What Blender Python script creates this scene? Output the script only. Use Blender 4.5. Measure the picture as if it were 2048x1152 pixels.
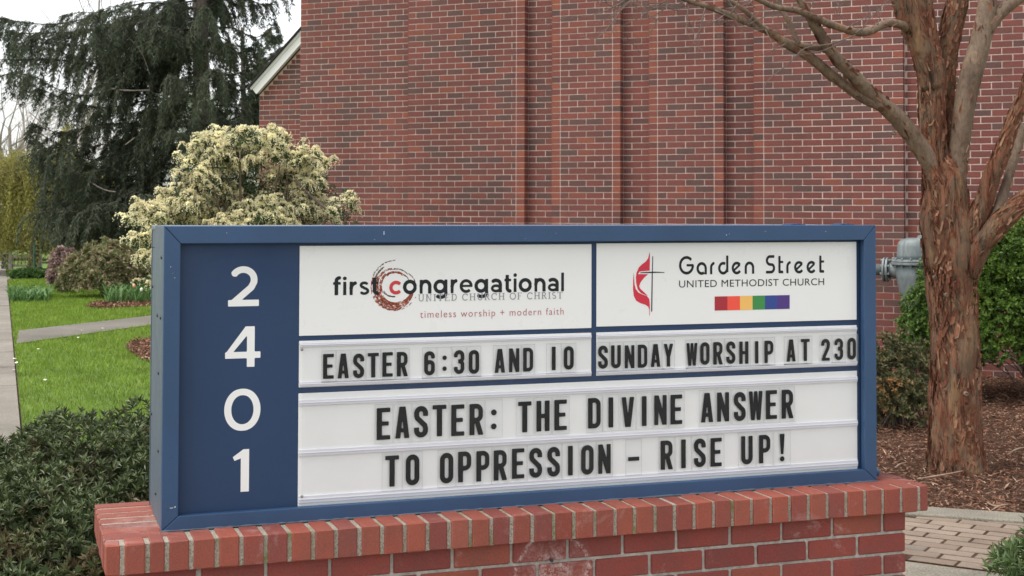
import bpy, math, random
import numpy as np
from mathutils import Matrix, Vector
from mathutils import noise as mnoise

scene = bpy.context.scene
for o in list(bpy.data.objects): bpy.data.objects.remove(o)
col = scene.collection
rad = math.radians

# ------------------------------------------------------------------ camera
EYE = 1.65
FPX, CY = 2840.0, 337.64                     # focal length and principal row, in pixels of the 2048 px photograph
PIT, ROLL = .0285, .0026
c_, s_ = math.cos(PIT), math.sin(PIT); cr_, sr_ = math.cos(ROLL), math.sin(ROLL)
F_ = np.array([0, c_, s_]); R0_ = np.array([1., 0, 0]); U0_ = np.array([0, -s_, c_])
R_ = cr_*R0_ + sr_*U0_; U_ = cr_*U0_ - sr_*R0_
cd = bpy.data.cameras.new('camera'); cam = bpy.data.objects.new('camera', cd); col.objects.link(cam)
cam.matrix_world = Matrix(((R_[0], U_[0], -F_[0], 0), (R_[1], U_[1], -F_[1], 0), (R_[2], U_[2], -F_[2], EYE), (0, 0, 0, 1)))
cd.sensor_width = 36; cd.lens = FPX/2048*36; cd.shift_y = (CY-576)/2048
cd.clip_start = .05; cd.clip_end = 2000
cd.dof.use_dof = True; cd.dof.focus_distance = 5.6; cd.dof.aperture_fstop = 13
scene.camera = cam

# ------------------------------------------------------------------ sky, sun, exposure
SUN_EL, SUN_AZ = rad(66), rad(-118)           # azimuth measured from +Y clockwise: the sun stands behind the camera's left shoulder
w = bpy.data.worlds.new('World'); scene.world = w; w.use_nodes = True
nt = w.node_tree; nt.nodes.clear()
sky = nt.nodes.new('ShaderNodeTexSky'); sky.sky_type = 'NISHITA'; sky.sun_disc = False
sky.sun_elevation = SUN_EL; sky.sun_rotation = SUN_AZ; sky.air_density = 1.0; sky.dust_density = 1.6; sky.ozone_density = 1
hs = nt.nodes.new('ShaderNodeHueSaturation'); hs.inputs['Saturation'].default_value = .16
bg = nt.nodes.new('ShaderNodeBackground'); bg.inputs['Strength'].default_value = .15
wo = nt.nodes.new('ShaderNodeOutputWorld')
nt.links.new(sky.outputs[0], hs.inputs['Color']); nt.links.new(hs.outputs[0], bg.inputs[0]); nt.links.new(bg.outputs[0], wo.inputs[0])
ld = bpy.data.lights.new('sun', 'SUN'); ld.energy = 1.15; ld.angle = rad(28); ld.color = (1, .95, .88)
sun = bpy.data.objects.new('sun', ld); col.objects.link(sun)
sd = Vector((math.sin(SUN_AZ)*math.cos(SUN_EL), math.cos(SUN_AZ)*math.cos(SUN_EL), math.sin(SUN_EL)))
sun.rotation_euler = sd.to_track_quat('Z', 'Y').to_euler()
scene.view_settings.view_transform = 'Standard'; scene.view_settings.look = 'None'
scene.view_settings.exposure = 1.0; scene.view_settings.gamma = 1; scene.view_settings.use_curve_mapping = False

# ------------------------------------------------------------------ geometry of the place
def ray(x, y): return ((x-1024)*R_ - (y-CY)*U_)/FPX + F_
EP = np.array([0, 0, EYE])
def on_ground(x, y, z=0.):
    r = ray(x, y); return EP + r*((z-EYE)/r[2])
def at(x, y, Y):                              # the point at distance Y (metres north of the camera) seen at a pixel
    r = ray(x, y); return EP + r*(Y/r[1])
def unit(v): v = np.asarray(v, float); return v/np.linalg.norm(v)

def tag(o, label=None, cat=None, group=None, kind=None):
    for k, v in (('label', label), ('category', cat), ('group', group), ('kind', kind)):
        if v: o[k] = v
    return o
def empty(name, loc, label=None, cat=None, group=None, rz=0):
    o = bpy.data.objects.new(name, None); col.objects.link(o); o.location = loc; o.rotation_euler = (0, 0, rz)
    o.empty_display_size = .1
    return tag(o, label, cat, group)
def mesh(name, V, Fs, smooth=False):
    me = bpy.data.meshes.new(name)
    V = np.asarray(V, np.float32)
    if isinstance(Fs, np.ndarray):
        k = Fs.shape[1]; n = len(Fs)
        me.vertices.add(len(V)); me.vertices.foreach_set('co', V.ravel())
        me.loops.add(n*k); me.loops.foreach_set('vertex_index', Fs.astype(np.int32).ravel())
        me.polygons.add(n); me.polygons.foreach_set('loop_start', np.arange(0, n*k, k, dtype=np.int32))
        me.polygons.foreach_set('loop_total', np.full(n, k, np.int32))
        me.update(calc_edges=True)
    else:
        me.from_pydata([tuple(map(float, v)) for v in V], [], Fs); me.update()
    me.polygons.foreach_set('use_smooth', np.full(len(me.polygons), bool(smooth)))
    return me
def obj(name, me, m, parent=None, loc=None):
    if m is not None:
        me.materials.clear()
        for q in (m if isinstance(m, (list, tuple)) else [m]): me.materials.append(q)
    o = bpy.data.objects.new(name, me); col.objects.link(o)
    if parent: o.parent = parent
    if loc is not None: o.location = loc
    return o
class MB:
    """collects boxes, prisms, tubes and lathes into one mesh"""
    def __init__(s): s.V = []; s.F = []; s.M = []
    def add(s, V, F, m=0):
        b = len(s.V); s.V += [tuple(v) for v in V]; s.F += [tuple(i+b for i in f) for f in F]; s.M += [m]*len(F); return s
    def box(s, a, b, m=0):
        (x0, y0, z0), (x1, y1, z1) = a, b
        return s.add([(x0,y0,z0),(x1,y0,z0),(x1,y1,z0),(x0,y1,z0),(x0,y0,z1),(x1,y0,z1),(x1,y1,z1),(x0,y1,z1)],
                     [(0,3,2,1),(4,5,6,7),(0,1,5,4),(1,2,6,5),(2,3,7,6),(3,0,4,7)], m)
    def prism(s, pts, d, m=0):                # closed polygon pts (3D, counter-clockwise seen from -d) extruded by vector d
        n = len(pts); V = [np.array(p, float) for p in pts]; V += [v+np.array(d) for v in V]
        return s.add(V, [tuple(range(n)), tuple(range(2*n-1, n-1, -1))]+[(i, i+n, (i+1) % n+n, (i+1) % n) for i in range(n)], m)
    def lathe(s, prof, n=24, M=None, m=0, cap=True):
        V = []; F = []
        for r, z in prof:
            for k in range(n):
                a = 2*math.pi*k/n; V.append(Vector((r*math.cos(a), r*math.sin(a), z)))
        if M is not None: V = [M @ v for v in V]
        for i in range(len(prof)-1):
            for k in range(n): F.append((i*n+k, i*n+(k+1) % n, (i+1)*n+(k+1) % n, (i+1)*n+k))
        if cap: F += [tuple(range(n-1, -1, -1)), tuple(range((len(prof)-1)*n, len(prof)*n))]
        return s.add(V, F, m)
    def build(s, name, mat_, parent=None, smooth=False, bevel=0, seg=2):
        me = mesh(name, s.V, s.F, smooth); o = obj(name, me, mat_, parent)
        if any(s.M): me.polygons.foreach_set('material_index', np.array(s.M, np.int32))
        if bevel:
            b = o.modifiers.new('bevel', 'BEVEL'); b.width = bevel; b.segments = seg; b.limit_method = 'ANGLE'
        return o

def catmull(P, R, sub=4):
    P = [np.asarray(p, float) for p in P]; Q = []; S = []
    for i in range(len(P)-1):
        p0 = P[max(i-1, 0)]; p1 = P[i]; p2 = P[i+1]; p3 = P[min(i+2, len(P)-1)]
        for k in range(sub):
            t = k/sub
            Q.append(.5*((2*p1)+(-p0+p2)*t+(2*p0-5*p1+4*p2-p3)*t*t+(-p0+3*p1-3*p2+p3)*t**3)); S.append(R[i]*(1-t)+R[i+1]*t)
    Q.append(P[-1]); S.append(R[-1]); return np.array(Q), np.array(S)
def tube(P, R, n=8, bump=0., bfreq=8., cap=True, flute=0.):
    P = np.asarray(P, float); V = []; F = []
    T = np.gradient(P, axis=0) if len(P) > 1 else np.array([[0, 0, 1.]])
    up = np.array([.31, -.73, .61]); 
    for i, p in enumerate(P):
        t = unit(T[i]); a = unit(np.cross(t, up)) if abs(t@unit(up)) < .97 else unit(np.cross(t, [1., 0, 0])); b = np.cross(t, a)
        for k in range(n):
            an = 2*math.pi*k/n; d = a*math.cos(an)+b*math.sin(an); r = R[i]
            if bump: 
                q = p+d*r; r *= 1+bump*mnoise.noise(Vector((q[0]*bfreq, q[1]*bfreq, q[2]*bfreq*.45)))
            if flute: r *= 1+flute*mnoise.noise(Vector((math.cos(an)*1.6, math.sin(an)*1.6, p[2]*.7+5)))
            V.append(p+d*r)
    for i in range(len(P)-1):
        for k in range(n): F.append((i*n+k, i*n+(k+1) % n, (i+1)*n+(k+1) % n, (i+1)*n+k))
    if cap: F += [tuple(range(n-1, -1, -1)), tuple(range((len(P)-1)*n, len(P)*n))]
    return V, F
def unitv(A): return A/np.maximum(np.linalg.norm(A, axis=1, keepdims=True), 1e-9)
def leaf_mesh(name, P, D, N, L, W, fold=.22, droop=.12):
    """one folded two-triangle leaf per row"""
    P = np.asarray(P); D = unitv(D); N = unitv(N-np.sum(N*D, 1, keepdims=True)*D); S = np.cross(D, N)
    L = np.broadcast_to(np.asarray(L, float).reshape(-1, 1), (len(P), 1)); W = np.broadcast_to(np.asarray(W, float).reshape(-1, 1), (len(P), 1))
    V = np.stack([P, P+D*L*.48+S*W*.5+N*W*fold, P+D*L-N*L*droop, P+D*L*.48-S*W*.5+N*W*fold], 1).reshape(-1, 3)
    b = np.arange(len(P))[:, None]*4
    return mesh(name, V, np.concatenate([b+[0, 1, 2], b+[0, 2, 3]], 1).reshape(-1, 3))
def sliver_mesh(name, P, D, S, L, W):
    """one flat triangle per row"""
    L = np.broadcast_to(np.asarray(L, float).reshape(-1, 1), (len(P), 1)); W = np.broadcast_to(np.asarray(W, float).reshape(-1, 1), (len(P), 1))
    V = np.stack([P-S*W*.5, P+S*W*.5, P+D*L], 1).reshape(-1, 3)
    return mesh(name, V, np.arange(len(P)*3).reshape(-1, 3))
def rdir(rng, n): return unitv(rng.normal(size=(n, 3)))

# ------------------------------------------------------------------ materials
def mat(name): 
    m = bpy.data.materials.new(name); m.use_nodes = True; t = m.node_tree
    return m, t, t.nodes['Principled BSDF']
def nd(t, ty, **k):
    n = t.nodes.new(ty)
    for a, v in k.items(): setattr(n, a, v)
    return n
def ramp(t, stops, interp='LINEAR'):
    n = nd(t, 'ShaderNodeValToRGB'); e = n.color_ramp.elements; n.color_ramp.interpolation = interp
    while len(e) < len(stops): e.new(.5)
    for q, (p, c) in zip(e, stops): q.position = p; q.color = (*c, 1) if len(c) == 3 else c
    return n
def noise(t, scale, detail=4, rough=.6, vec=None, dist=0):
    n = nd(t, 'ShaderNodeTexNoise'); n.inputs['Scale'].default_value = scale; n.inputs['Detail'].default_value = detail
    n.inputs['Roughness'].default_value = rough; n.inputs['Distortion'].default_value = dist
    if vec is not None: t.links.new(vec, n.inputs['Vector'])
    return n
def geo_pos(t, scale=(1, 1, 1), local=False):
    g = nd(t, 'ShaderNodeTexCoord') if local else nd(t, 'ShaderNodeNewGeometry')
    m = nd(t, 'ShaderNodeMapping'); m.inputs['Scale'].default_value = scale
    t.links.new(g.outputs['Object'] if local else g.outputs['Position'], m.inputs['Vector']); return m.outputs[0]
def mixc(t, a, b, f, mode='MIX'):
    n = nd(t, 'ShaderNodeMix', data_type='RGBA', blend_type=mode)
    for i, v in ((0, f), (6, a), (7, b)):
        if hasattr(v, 'links') or hasattr(v, 'is_linked'): t.links.new(v, n.inputs[i])
        else: n.inputs[i].default_value = v if i == 0 else ((*v, 1) if len(v) == 3 else v)
    return n.outputs[2]
def math_(t, op, a, b=0.):
    n = nd(t, 'ShaderNodeMath', operation=op)
    for i, v in enumerate((a, b)):
        if hasattr(v, 'is_linked'): t.links.new(v, n.inputs[i])
        else: n.inputs[i].default_value = v
    return n.outputs[0]
def bump(t, bs, h, strength=.3, dist=.01):
    b = nd(t, 'ShaderNodeBump'); b.inputs['Strength'].default_value = strength; b.inputs['Distance'].default_value = dist
    t.links.new(h, b.inputs['Height']); t.links.new(b.outputs[0], bs.inputs['Normal'])
def rnd(t):                                   # one random number per brick / leaf / chip
    g = nd(t, 'ShaderNodeNewGeometry'); o = nd(t, 'ShaderNodeObjectInfo')
    return math_(t, 'FRACT', math_(t, 'ADD', g.outputs['Random Per Island'], o.outputs['Random']))

def m_simple(name, c, rough=.6, metal=0, var=.12, vs=6, spec=.5, bmp=0, bs_=200):
    m, t, b = mat(name); p = geo_pos(t)
    n = noise(t, vs, 5, .65, p); r = ramp(t, [(.3, tuple(x*(1-var) for x in c)), (.7, tuple(x*(1+var) for x in c))])
    t.links.new(n.outputs[0], r.inputs[0]); t.links.new(r.outputs[0], b.inputs['Base Color'])
    b.inputs['Roughness'].default_value = rough; b.inputs['Metallic'].default_value = metal; b.inputs['Specular IOR Level'].default_value = spec
    if bmp: bump(t, b, noise(t, bs_, 3, .6, p).outputs[0], bmp, .004)
    return m
def m_brick(name, stops, grain=140, wash=.0, rough=.85, bmp=.35, ring=None):
    m, t, b = mat(name); p = geo_pos(t)
    r = ramp(t, stops, 'LINEAR'); t.links.new(rnd(t), r.inputs[0])
    n1 = noise(t, 9, 6, .7, p); n2 = noise(t, grain, 3, .7, p)
    c = mixc(t, r.outputs[0], (.10, .075, .065), math_(t, 'MULTIPLY', math_(t, 'SUBTRACT', n1.outputs[0], .42), 1.1), 'MIX')
    v = ramp(t, [(.25, (.72, .72, .72)), (.75, (1.22, 1.2, 1.18))]); t.links.new(n2.outputs[0], v.inputs[0])
    c = mixc(t, c, v.outputs[0], 1., 'MULTIPLY')
    nb = noise(t, .9, 5, .6, geo_pos(t, (1, 1, .45))); vb_ = ramp(t, [(.3, (.80, .80, .82)), (.7, (1.18, 1.16, 1.14))]); t.links.new(nb.outputs[0], vb_.inputs[0]); c = mixc(t, c, vb_.outputs[0], 1., 'MULTIPLY')
    if wash:
        n3 = noise(t, 3.1, 8, .78, p, .6); w_ = ramp(t, [(.56, (0, 0, 0)), (.72, (wash,)*3)]); t.links.new(n3.outputs[0], w_.inputs[0])
        n4 = noise(t, 260, 2, .8, p); w2 = ramp(t, [(.45, (0, 0, 0)), (.6, (1, 1, 1))]); t.links.new(n4.outputs[0], w2.inputs[0])
        f = math_(t, 'MULTIPLY', w_.outputs[0], math_(t, 'ADD', math_(t, 'MULTIPLY', w2.outputs[0], .6), .4))
        c = mixc(t, c, (.62, .50, .46), f)
    if ring is not None:
        ds = nd(t, 'ShaderNodeVectorMath', operation='DISTANCE'); gq_ = nd(t, 'ShaderNodeNewGeometry'); t.links.new(gq_.outputs['Position'], ds.inputs[0]); ds.inputs[1].default_value = ring
        dd = math_(t, 'ADD', ds.outputs['Value'], math_(t, 'MULTIPLY', math_(t, 'SUBTRACT', noise(t, 11, 4, .7, p).outputs[0], .5), .05))
        rr = ramp(t, [(0, (.75, .75, .75)), (.05, (.5, .5, .5)), (.085, (.12, .12, .12)), (.112, (.2, .2, .2)), (.122, (.85, .85, .85)), (.132, (.1, .1, .1)), (.15, (0, 0, 0))]); t.links.new(dd, rr.inputs[0])
        n5 = noise(t, 70, 5, .85, p); w5 = ramp(t, [(.44, (0, 0, 0)), (.60, (1, 1, 1))]); t.links.new(n5.outputs[0], w5.inputs[0])
        c = mixc(t, c, (.60, .50, .47), math_(t, 'MULTIPLY', rr.outputs[0], w5.outputs[0]))
    t.links.new(c, b.inputs['Base Color']); b.inputs['Roughness'].default_value = rough; b.inputs['Specular IOR Level'].default_value = .25
    bump(t, b, n2.outputs[0], bmp, .003)
    return m
def m_leaf(name, cols, rough=.55, trans=.25, patch=None, spec=.35, pscale=1.6):
    m, t, b = mat(name); n = len(cols)
    r = ramp(t, [(i/max(n-1, 1), c) for i, c in enumerate(cols)]); t.links.new(rnd(t), r.inputs[0]); c = r.outputs[0]
    p = geo_pos(t)
    q = noise(t, pscale, 3, .6, p)
    if patch:
        pr = ramp(t, [(.57, (0, 0, 0)), (.70, (1, 1, 1))]); t.links.new(q.outputs[0], pr.inputs[0]); c = mixc(t, c, patch, math_(t, 'MULTIPLY', pr.outputs[0], .75))
    v = ramp(t, [(.3, (.75, .75, .75)), (.7, (1.25, 1.25, 1.25))]); t.links.new(noise(t, pscale*3.3, 2, .5, p).outputs[0], v.inputs[0])
    c = mixc(t, c, v.outputs[0], 1., 'MULTIPLY')
    t.links.new(c, b.inputs['Base Color']); b.inputs['Roughness'].default_value = rough; b.inputs['Specular IOR Level'].default_value = spec
    if trans:
        tr = nd(t, 'ShaderNodeBsdfTranslucent'); t.links.new(c, tr.inputs[0]); mx = nd(t, 'ShaderNodeMixShader'); mx.inputs[0].default_value = trans
        t.links.new(b.outputs[0], mx.inputs[1]); t.links.new(tr.outputs[0], mx.inputs[2]); t.links.new(mx.outputs[0], t.nodes['Material Output'].inputs[0])
    return m

_r = ray(1106, 1146); _n = np.array([-math.sin(.3381), math.cos(.3381), 0]); _o = np.array([-1.023, 4.1821, EYE])+_n*-.095
RING = tuple(float(v) for v in EP+_r*(((_o-EP)@_n)/(_r@_n)))   # centre of the lime bloom on the plinth face
RED = (.200, .060, .050); RED2 = (.165, .057, .050); DK = (.105, .060, .054); PUR = (.120, .058, .058); ORG = (.265, .085, .054)
M = {}
M['wallbrick'] = m_brick('wall_brick', [(0, (.115, .068, .060)), (.08, (.130, .062, .058)), (.17, (.125, .070, .060)), (.24, (.155, .062, .054)), (.45, (.180, .064, .054)), (.70, (.205, .068, .056)), (.85, (.175, .062, .054)), (.93, (.215, .070, .055)), (.985, (.235, .076, .054)), (1, ORG)], 90, 0, .85, .2)
M['edgebrick'] = m_brick('edge_brick', [(0, DK), (.15, RED2), (.40, (.215, .068, .052)), (.75, (.25, .078, .052)), (1, (.29, .094, .058))], 90, 0, .85, .2)
M['mortar'] = m_simple('pale_mortar', (.58, .44, .385), .95, var=.15, vs=20, spec=.1)
M['capbrick'] = m_brick('cap_brick', [(0, (.27, .070, .050)), (.35, (.32, .088, .058)), (.7, (.30, .080, .055)), (.9, (.22, .060, .052)), (1, (.35, .110, .072))], 240, .55, .62, .6)
M['basebrick'] = m_brick('base_brick', [(0, (.21, .052, .045)), (.4, (.26, .064, .050)), (.8, (.23, .056, .046)), (1, (.29, .082, .056))], 240, .85, .85, .45, RING)
def m_sandmortar():
    m, t, b = mat('sandy_mortar'); p = geo_pos(t)
    n = noise(t, 190, 3, .8, p); r = ramp(t, [(.3, (.10, .09, .07)), (.45, (.34, .30, .24)), (.6, (.50, .46, .38)), (.75, (.62, .58, .50))]); t.links.new(n.outputs[0], r.inputs[0])
    q = noise(t, 7, 4, .7, p); f = ramp(t, [(.5, (0, 0, 0)), (.68, (.8, .8, .8))]); t.links.new(q.outputs[0], f.inputs[0])
    c = mixc(t, r.outputs[0], (.17, .18, .05), f.outputs[0])
    t.links.new(c, b.inputs['Base Color']); b.inputs['Roughness'].default_value = .95; bump(t, b, n.outputs[0], .9, .006); return m
M['sandmortar'] = m_sandmortar()
def m_paint(name, c, rough=.38, spec=.5, fade=.1, streak=(.2, .25, .3)):
    m, t, b = mat(name); p = geo_pos(t); n = noise(t, 2.3, 6, .7, p)
    r = ramp(t, [(.35, tuple(x*(1-fade) for x in c)), (.65, tuple(min(1, x*(1+fade)) for x in c))]); t.links.new(n.outputs[0], r.inputs[0])
    g = noise(t, 60, 5, .8, geo_pos(t, (1, 1, .25))); f = ramp(t, [(.66, (0, 0, 0)), (.8, (.35, .35, .35))]); t.links.new(g.outputs[0], f.inputs[0])
    cc = mixc(t, r.outputs[0], streak, f.outputs[0]); t.links.new(cc, b.inputs['Base Color'])
    rr = ramp(t, [(.3, (rough*.8,)*3), (.7, (min(1, rough*1.3),)*3)]); t.links.new(noise(t, 5, 5, .7, p).outputs[0], rr.inputs[0]); t.links.new(rr.outputs[0], b.inputs['Roughness'])
    b.inputs['Specular IOR Level'].default_value = spec
    bump(t, b, noise(t, 300, 2, .5, p).outputs[0], .06, .001)
    return m
M['blue'] = m_paint('blue_frame_paint', (.026, .068, .150), .42, .5)
M['bluepanel'] = m_paint('blue_panel_vinyl', (.020, .047, .110), .5, .35, .04, (.03, .06, .15))
M['bluegrey'] = m_paint('blue_grey_paint', (.085, .110, .145), .5, .4, .06, (.10, .13, .16))  # greyer, paler blue than the frame paint
M['bluetop'] = m_paint('sky_lightened_top_paint', (.16, .22, .32), .25, .8, .2, (.4, .42, .45))  # frame blue lightened on top: reflected sky put into the colour
M['white'] = m_paint('white_acrylic', (.80, .80, .78), .3, .4, .015, (.66, .66, .63))
M['whiteback'] = m_paint('white_letter_board', (.79, .79, .77), .4, .4, .03, (.5, .5, .47))
M['rib'] = m_paint('track_rib_plastic', (.70, .70, .74), .12, .7, .05, (.5, .5, .5))
M['digit'] = m_paint('white_vinyl', (.82, .82, .80), .45, .3, .01, (.75, .75, .74))
M['ink'] = m_simple('black_ink', (.007, .009, .010), .6, var=.2, vs=30, spec=.25)
M['ink2'] = m_simple('charcoal_ink', (.015, .019, .021), .6, var=.1, spec=.25)
M['redink'] = m_simple('red_ink', (.55, .035, .045), .4, var=.04)
M['orange'] = m_simple('burnt_orange_ink', (.44, .085, .035), .5, var=.35, vs=60)
M['brownink'] = m_simple('brown_ink', (.14, .07, .05), .5, var=.4, vs=60)
M['greyink'] = m_simple('grey_ink', (.28, .28, .30), .5, var=.06)
M['roseink'] = m_simple('rose_ink', (.42, .10, .11), .5, var=.06)
M['flame'] = m_simple('flame_red_ink', (.60, .020, .050), .4, var=.05)
for nme, cc in (('bar_red', (.37, .018, .032)), ('bar_orange', (.84, .085, .05)), ('bar_yellow', (.86, .50, .13)), ('bar_green', (.04, .25, .06)), ('bar_blue', (.025, .055, .26)), ('bar_purple', (.07, .03, .20))):
    M[nme] = m_simple(nme, cc, .4, var=.03)
def m_clear(name, fac=.06, tint=(1, 1, 1)):
    m, t, b = mat(name); tr = nd(t, 'ShaderNodeBsdfTransparent'); tr.inputs[0].default_value = (*tint, 1)
    gl = nd(t, 'ShaderNodeBsdfGlossy'); gl.inputs['Roughness'].default_value = .12; mx = nd(t, 'ShaderNodeMixShader'); mx.inputs[0].default_value = fac
    n = noise(t, 3, 5, .7, geo_pos(t)); r = ramp(t, [(.3, (fac*.6,)*3), (.7, (fac*1.5,)*3)]); t.links.new(n.outputs[0], r.inputs[0]); t.links.new(r.outputs[0], mx.inputs[0])
    t.links.new(tr.outputs[0], mx.inputs[1]); t.links.new(gl.outputs[0], mx.inputs[2]); t.links.new(mx.outputs[0], t.nodes['Material Output'].inputs[0]); return m
M['clear'] = m_clear('clear_cover_plastic', .014, (.985, .987, .99))
M['tile'] = m_clear('clear_letter_plastic', .015, (.985, .99, .99))
M['tileedge'] = m_simple('scuffed_plastic_edge', (.50, .50, .50), .3)
M['steel'] = m_simple('screw_steel', (.35, .35, .34), .35, 1, var=.2)
M['darkmetal'] = m_simple('dark_rivet', (.02, .025, .035), .5)

# ------------------------------------------------------------------ flat lettering from strokes
def arc(cx, cy, rx, ry, a0, a1, n=10):
    return [(cx+rx*math.cos(rad(a0+(a1-a0)*i/n)), cy+ry*math.sin(rad(a0+(a1-a0)*i/n))) for i in range(n+1)]
def sd_poly(X, Y, pts):
    d = np.full(X.shape, 1e9); s = np.ones(X.shape); n = len(pts); j = n-1
    for i in range(n):
        ax, ay = pts[i]; bx, by = pts[j]; ex, ey = bx-ax, by-ay; wx, wy = X-ax, Y-ay
        h = np.clip((wx*ex+wy*ey)/(ex*ex+ey*ey+1e-12), 0, 1); d = np.minimum(d, (wx-ex*h)**2+(wy-ey*h)**2)
        c1 = Y >= ay; c2 = Y < by; c3 = ex*wy > ey*wx
        s = np.where((c1 & c2 & c3) | (~c1 & ~c2 & ~c3), -s, s); j = i
    return s*np.sqrt(d)
def sd_stroke(X, Y, pts, hw, closed=False):
    best = np.full(X.shape, 1e9); n = len(pts)
    for i in range(n if closed else n-1):
        ax, ay = pts[i]; bx, by = pts[(i+1) % n]; L = math.hypot(bx-ax, by-ay)
        if L < 1e-9: continue
        ux, uy = (bx-ax)/L, (by-ay)/L; px, py = X-ax, Y-ay; t = px*ux+py*uy; q = np.abs(-px*uy+py*ux)-hw
        dx = np.maximum(-t, t-L); best = np.minimum(best, np.where((dx > 0) & (q > 0), np.hypot(np.maximum(dx, 0), np.maximum(q, 0)), np.maximum(dx, q)))
        if closed or i > 0: best = np.minimum(best, np.hypot(px, py)-hw)
    return best
def contour(prims, w, h, cell=.03, grow=0.):
    x = np.arange(-.06, w+.06+cell, cell); y = np.arange(-.33 if w > .78 and w < .82 else -.06, h+.06+cell, cell); X, Y = np.meshgrid(x, y); D = np.full(X.shape, 1e9)
    for p in prims:
        if p[0] == 'R': _, x0, y0, x1, y1 = p; d = np.maximum(np.abs(X-(x0+x1)/2)-(x1-x0)/2, np.abs(Y-(y0+y1)/2)-(y1-y0)/2)
        elif p[0] == 'P': d = sd_poly(X, Y, p[1])
        elif p[0] == 'S': d = sd_stroke(X, Y, p[1], p[2], len(p) > 3)
        elif p[0] == 'C': d = np.hypot(X-p[1], Y-p[2])-p[3]
        D = np.minimum(D, d-grow)
    key = {}; V = []; F = []
    def vid(k, pt):
        if k not in key: key[k] = len(V); V.append(pt)
        return key[k]
    for j in range(len(y)-1):
        for i in range(len(x)-1):
            cs = [(i, j), (i+1, j), (i+1, j+1), (i, j+1)]; v = [D[b, a] for a, b in cs]
            if min(v) > 0: continue
            f = []
            for k in range(4):
                a = cs[k]; b = cs[(k+1) % 4]; va, vb = v[k], v[(k+1) % 4]
                if va <= 0: f.append(vid(a, (x[a[0]], y[a[1]])))
                if (va <= 0) != (vb <= 0):
                    t = va/(va-vb); f.append(vid(tuple(sorted((a, b))), (x[a[0]]*(1-t)+x[b[0]]*t, y[a[1]]*(1-t)+y[b[1]]*t)))
            if len(f) > 2: F.append(tuple(f))
    return V, F
R = lambda *a: ('R',)+a
P = lambda *a: ('P', list(a))
def S(pts, hw=.075, *c): return ('S', pts, hw)+c
BOLD = .010
WW = .45; q_ = .375; l_ = .075; rr_ = .15
TOP = arc(.225, 1-.225, rr_, rr_, 180, 0); BOT = arc(.225, .225, rr_, rr_, 180, 360)
GL = {
 'A': [P((0, 0), (.13, 1), (.32, 1), (.45, 0), (.30, 0), (.225, .74), (.15, 0)), R(.11, .19, .34, .30)],
 'D': [R(0, 0, .15, 1), S([(.07, .935), (.2, .935)]+arc(.225, .785, .15, .15, 90, 0)+arc(.225, .215, .15, .15, 0, -90)+[(.2, .065), (.07, .065)], .068)],
 'E': [R(0, 0, .155, 1), R(0, .88, .43, 1), R(0, .45, .38, .565), R(0, 0, .43, .12)],
 'H': [R(0, 0, .155, 1), R(.295, 0, .45, 1), R(.1, .44, .35, .56)],
 'I': [R(.145, 0, .305, 1)], '1': [R(.145, 0, .305, 1)],
 'N': [R(0, 0, .135, 1), R(.315, 0, .45, 1), P((0, 1), (.15, 1), (.45, 0), (.30, 0))],
 'O': [S(TOP+list(reversed(BOT)), .075, 1)], '0': [S(TOP+list(reversed(BOT)), .075, 1)],
 'P': [R(0, 0, .155, 1), S([(.07, .935), (.2, .935)]+arc(.225, .785, .15, .15, 90, 0)+arc(.225, .60, .15, .15, 0, -90)+[(.07, .45)], .068)],
 'R': [R(0, 0, .155, 1), S([(.07, .935), (.2, .935)]+arc(.225, .785, .15, .15, 90, 0)+arc(.225, .63, .15, .15, 0, -90)+[(.07, .48)], .068), P((.16, .5), (.31, .5), (.46, 0), (.30, 0))],
 'S': [S([(q_, .69)]+list(reversed(TOP))+[(l_, .70), (.10, .62), (.35, .38), (q_, .30)]+list(reversed(BOT))+[(l_, .31)], .075)],
 'T': [R(0, .88, .45, 1), R(.145, 0, .305, 1)],
 'U': [S([(l_, 1)]+BOT+[(q_, 1)], .075)],
 'V': [P((0, 1), (.15, 1), (.225, .26), (.30, 1), (.45, 1), (.32, 0), (.13, 0))],
 'W': [P((-.04, 1), (.09, 1), (.125, .34), (.17, 1), (.28, 1), (.325, .34), (.36, 1), (.49, 1), (.405, 0), (.275, 0), (.225, .60), (.175, 0), (.045, 0))],
 'Y': [P((0, 1), (.15, 1), (.225, .62), (.30, 1), (.45, 1), (.30, .42), (.15, .42)), R(.15, 0, .30, .46)],
 '2': [S([(l_, .70)]+TOP+[(q_, .68), (.35, .58), (.12, .14)], .075), R(0.03, 0, .44, .12)],
 '3': [S([(l_, .72)]+TOP+[(q_, .63), (.33, .55), (.2, .525)], .072), S([(.2, .525), (.33, .50), (q_, .42)]+list(reversed(BOT))+[(l_, .29)], .072)],
 '6': [S([(q_, .72)]+list(reversed(TOP))+BOT+[(q_, .42)]+arc(.225, .42, .15, .13, 0, 180), .075)],
 ':': [('C', .225, .24, .088), ('C', .225, .70, .088)], '-': [R(.02, .38, .43, .50)],
 '!': [P((.13, 1), (.32, 1), (.27, .28), (.18, .28)), ('C', .225, .10, .085)]}
GEO = {g: contour(p, .49, 1, .027, BOLD) for g, p in GL.items()}
hg = .075
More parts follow.
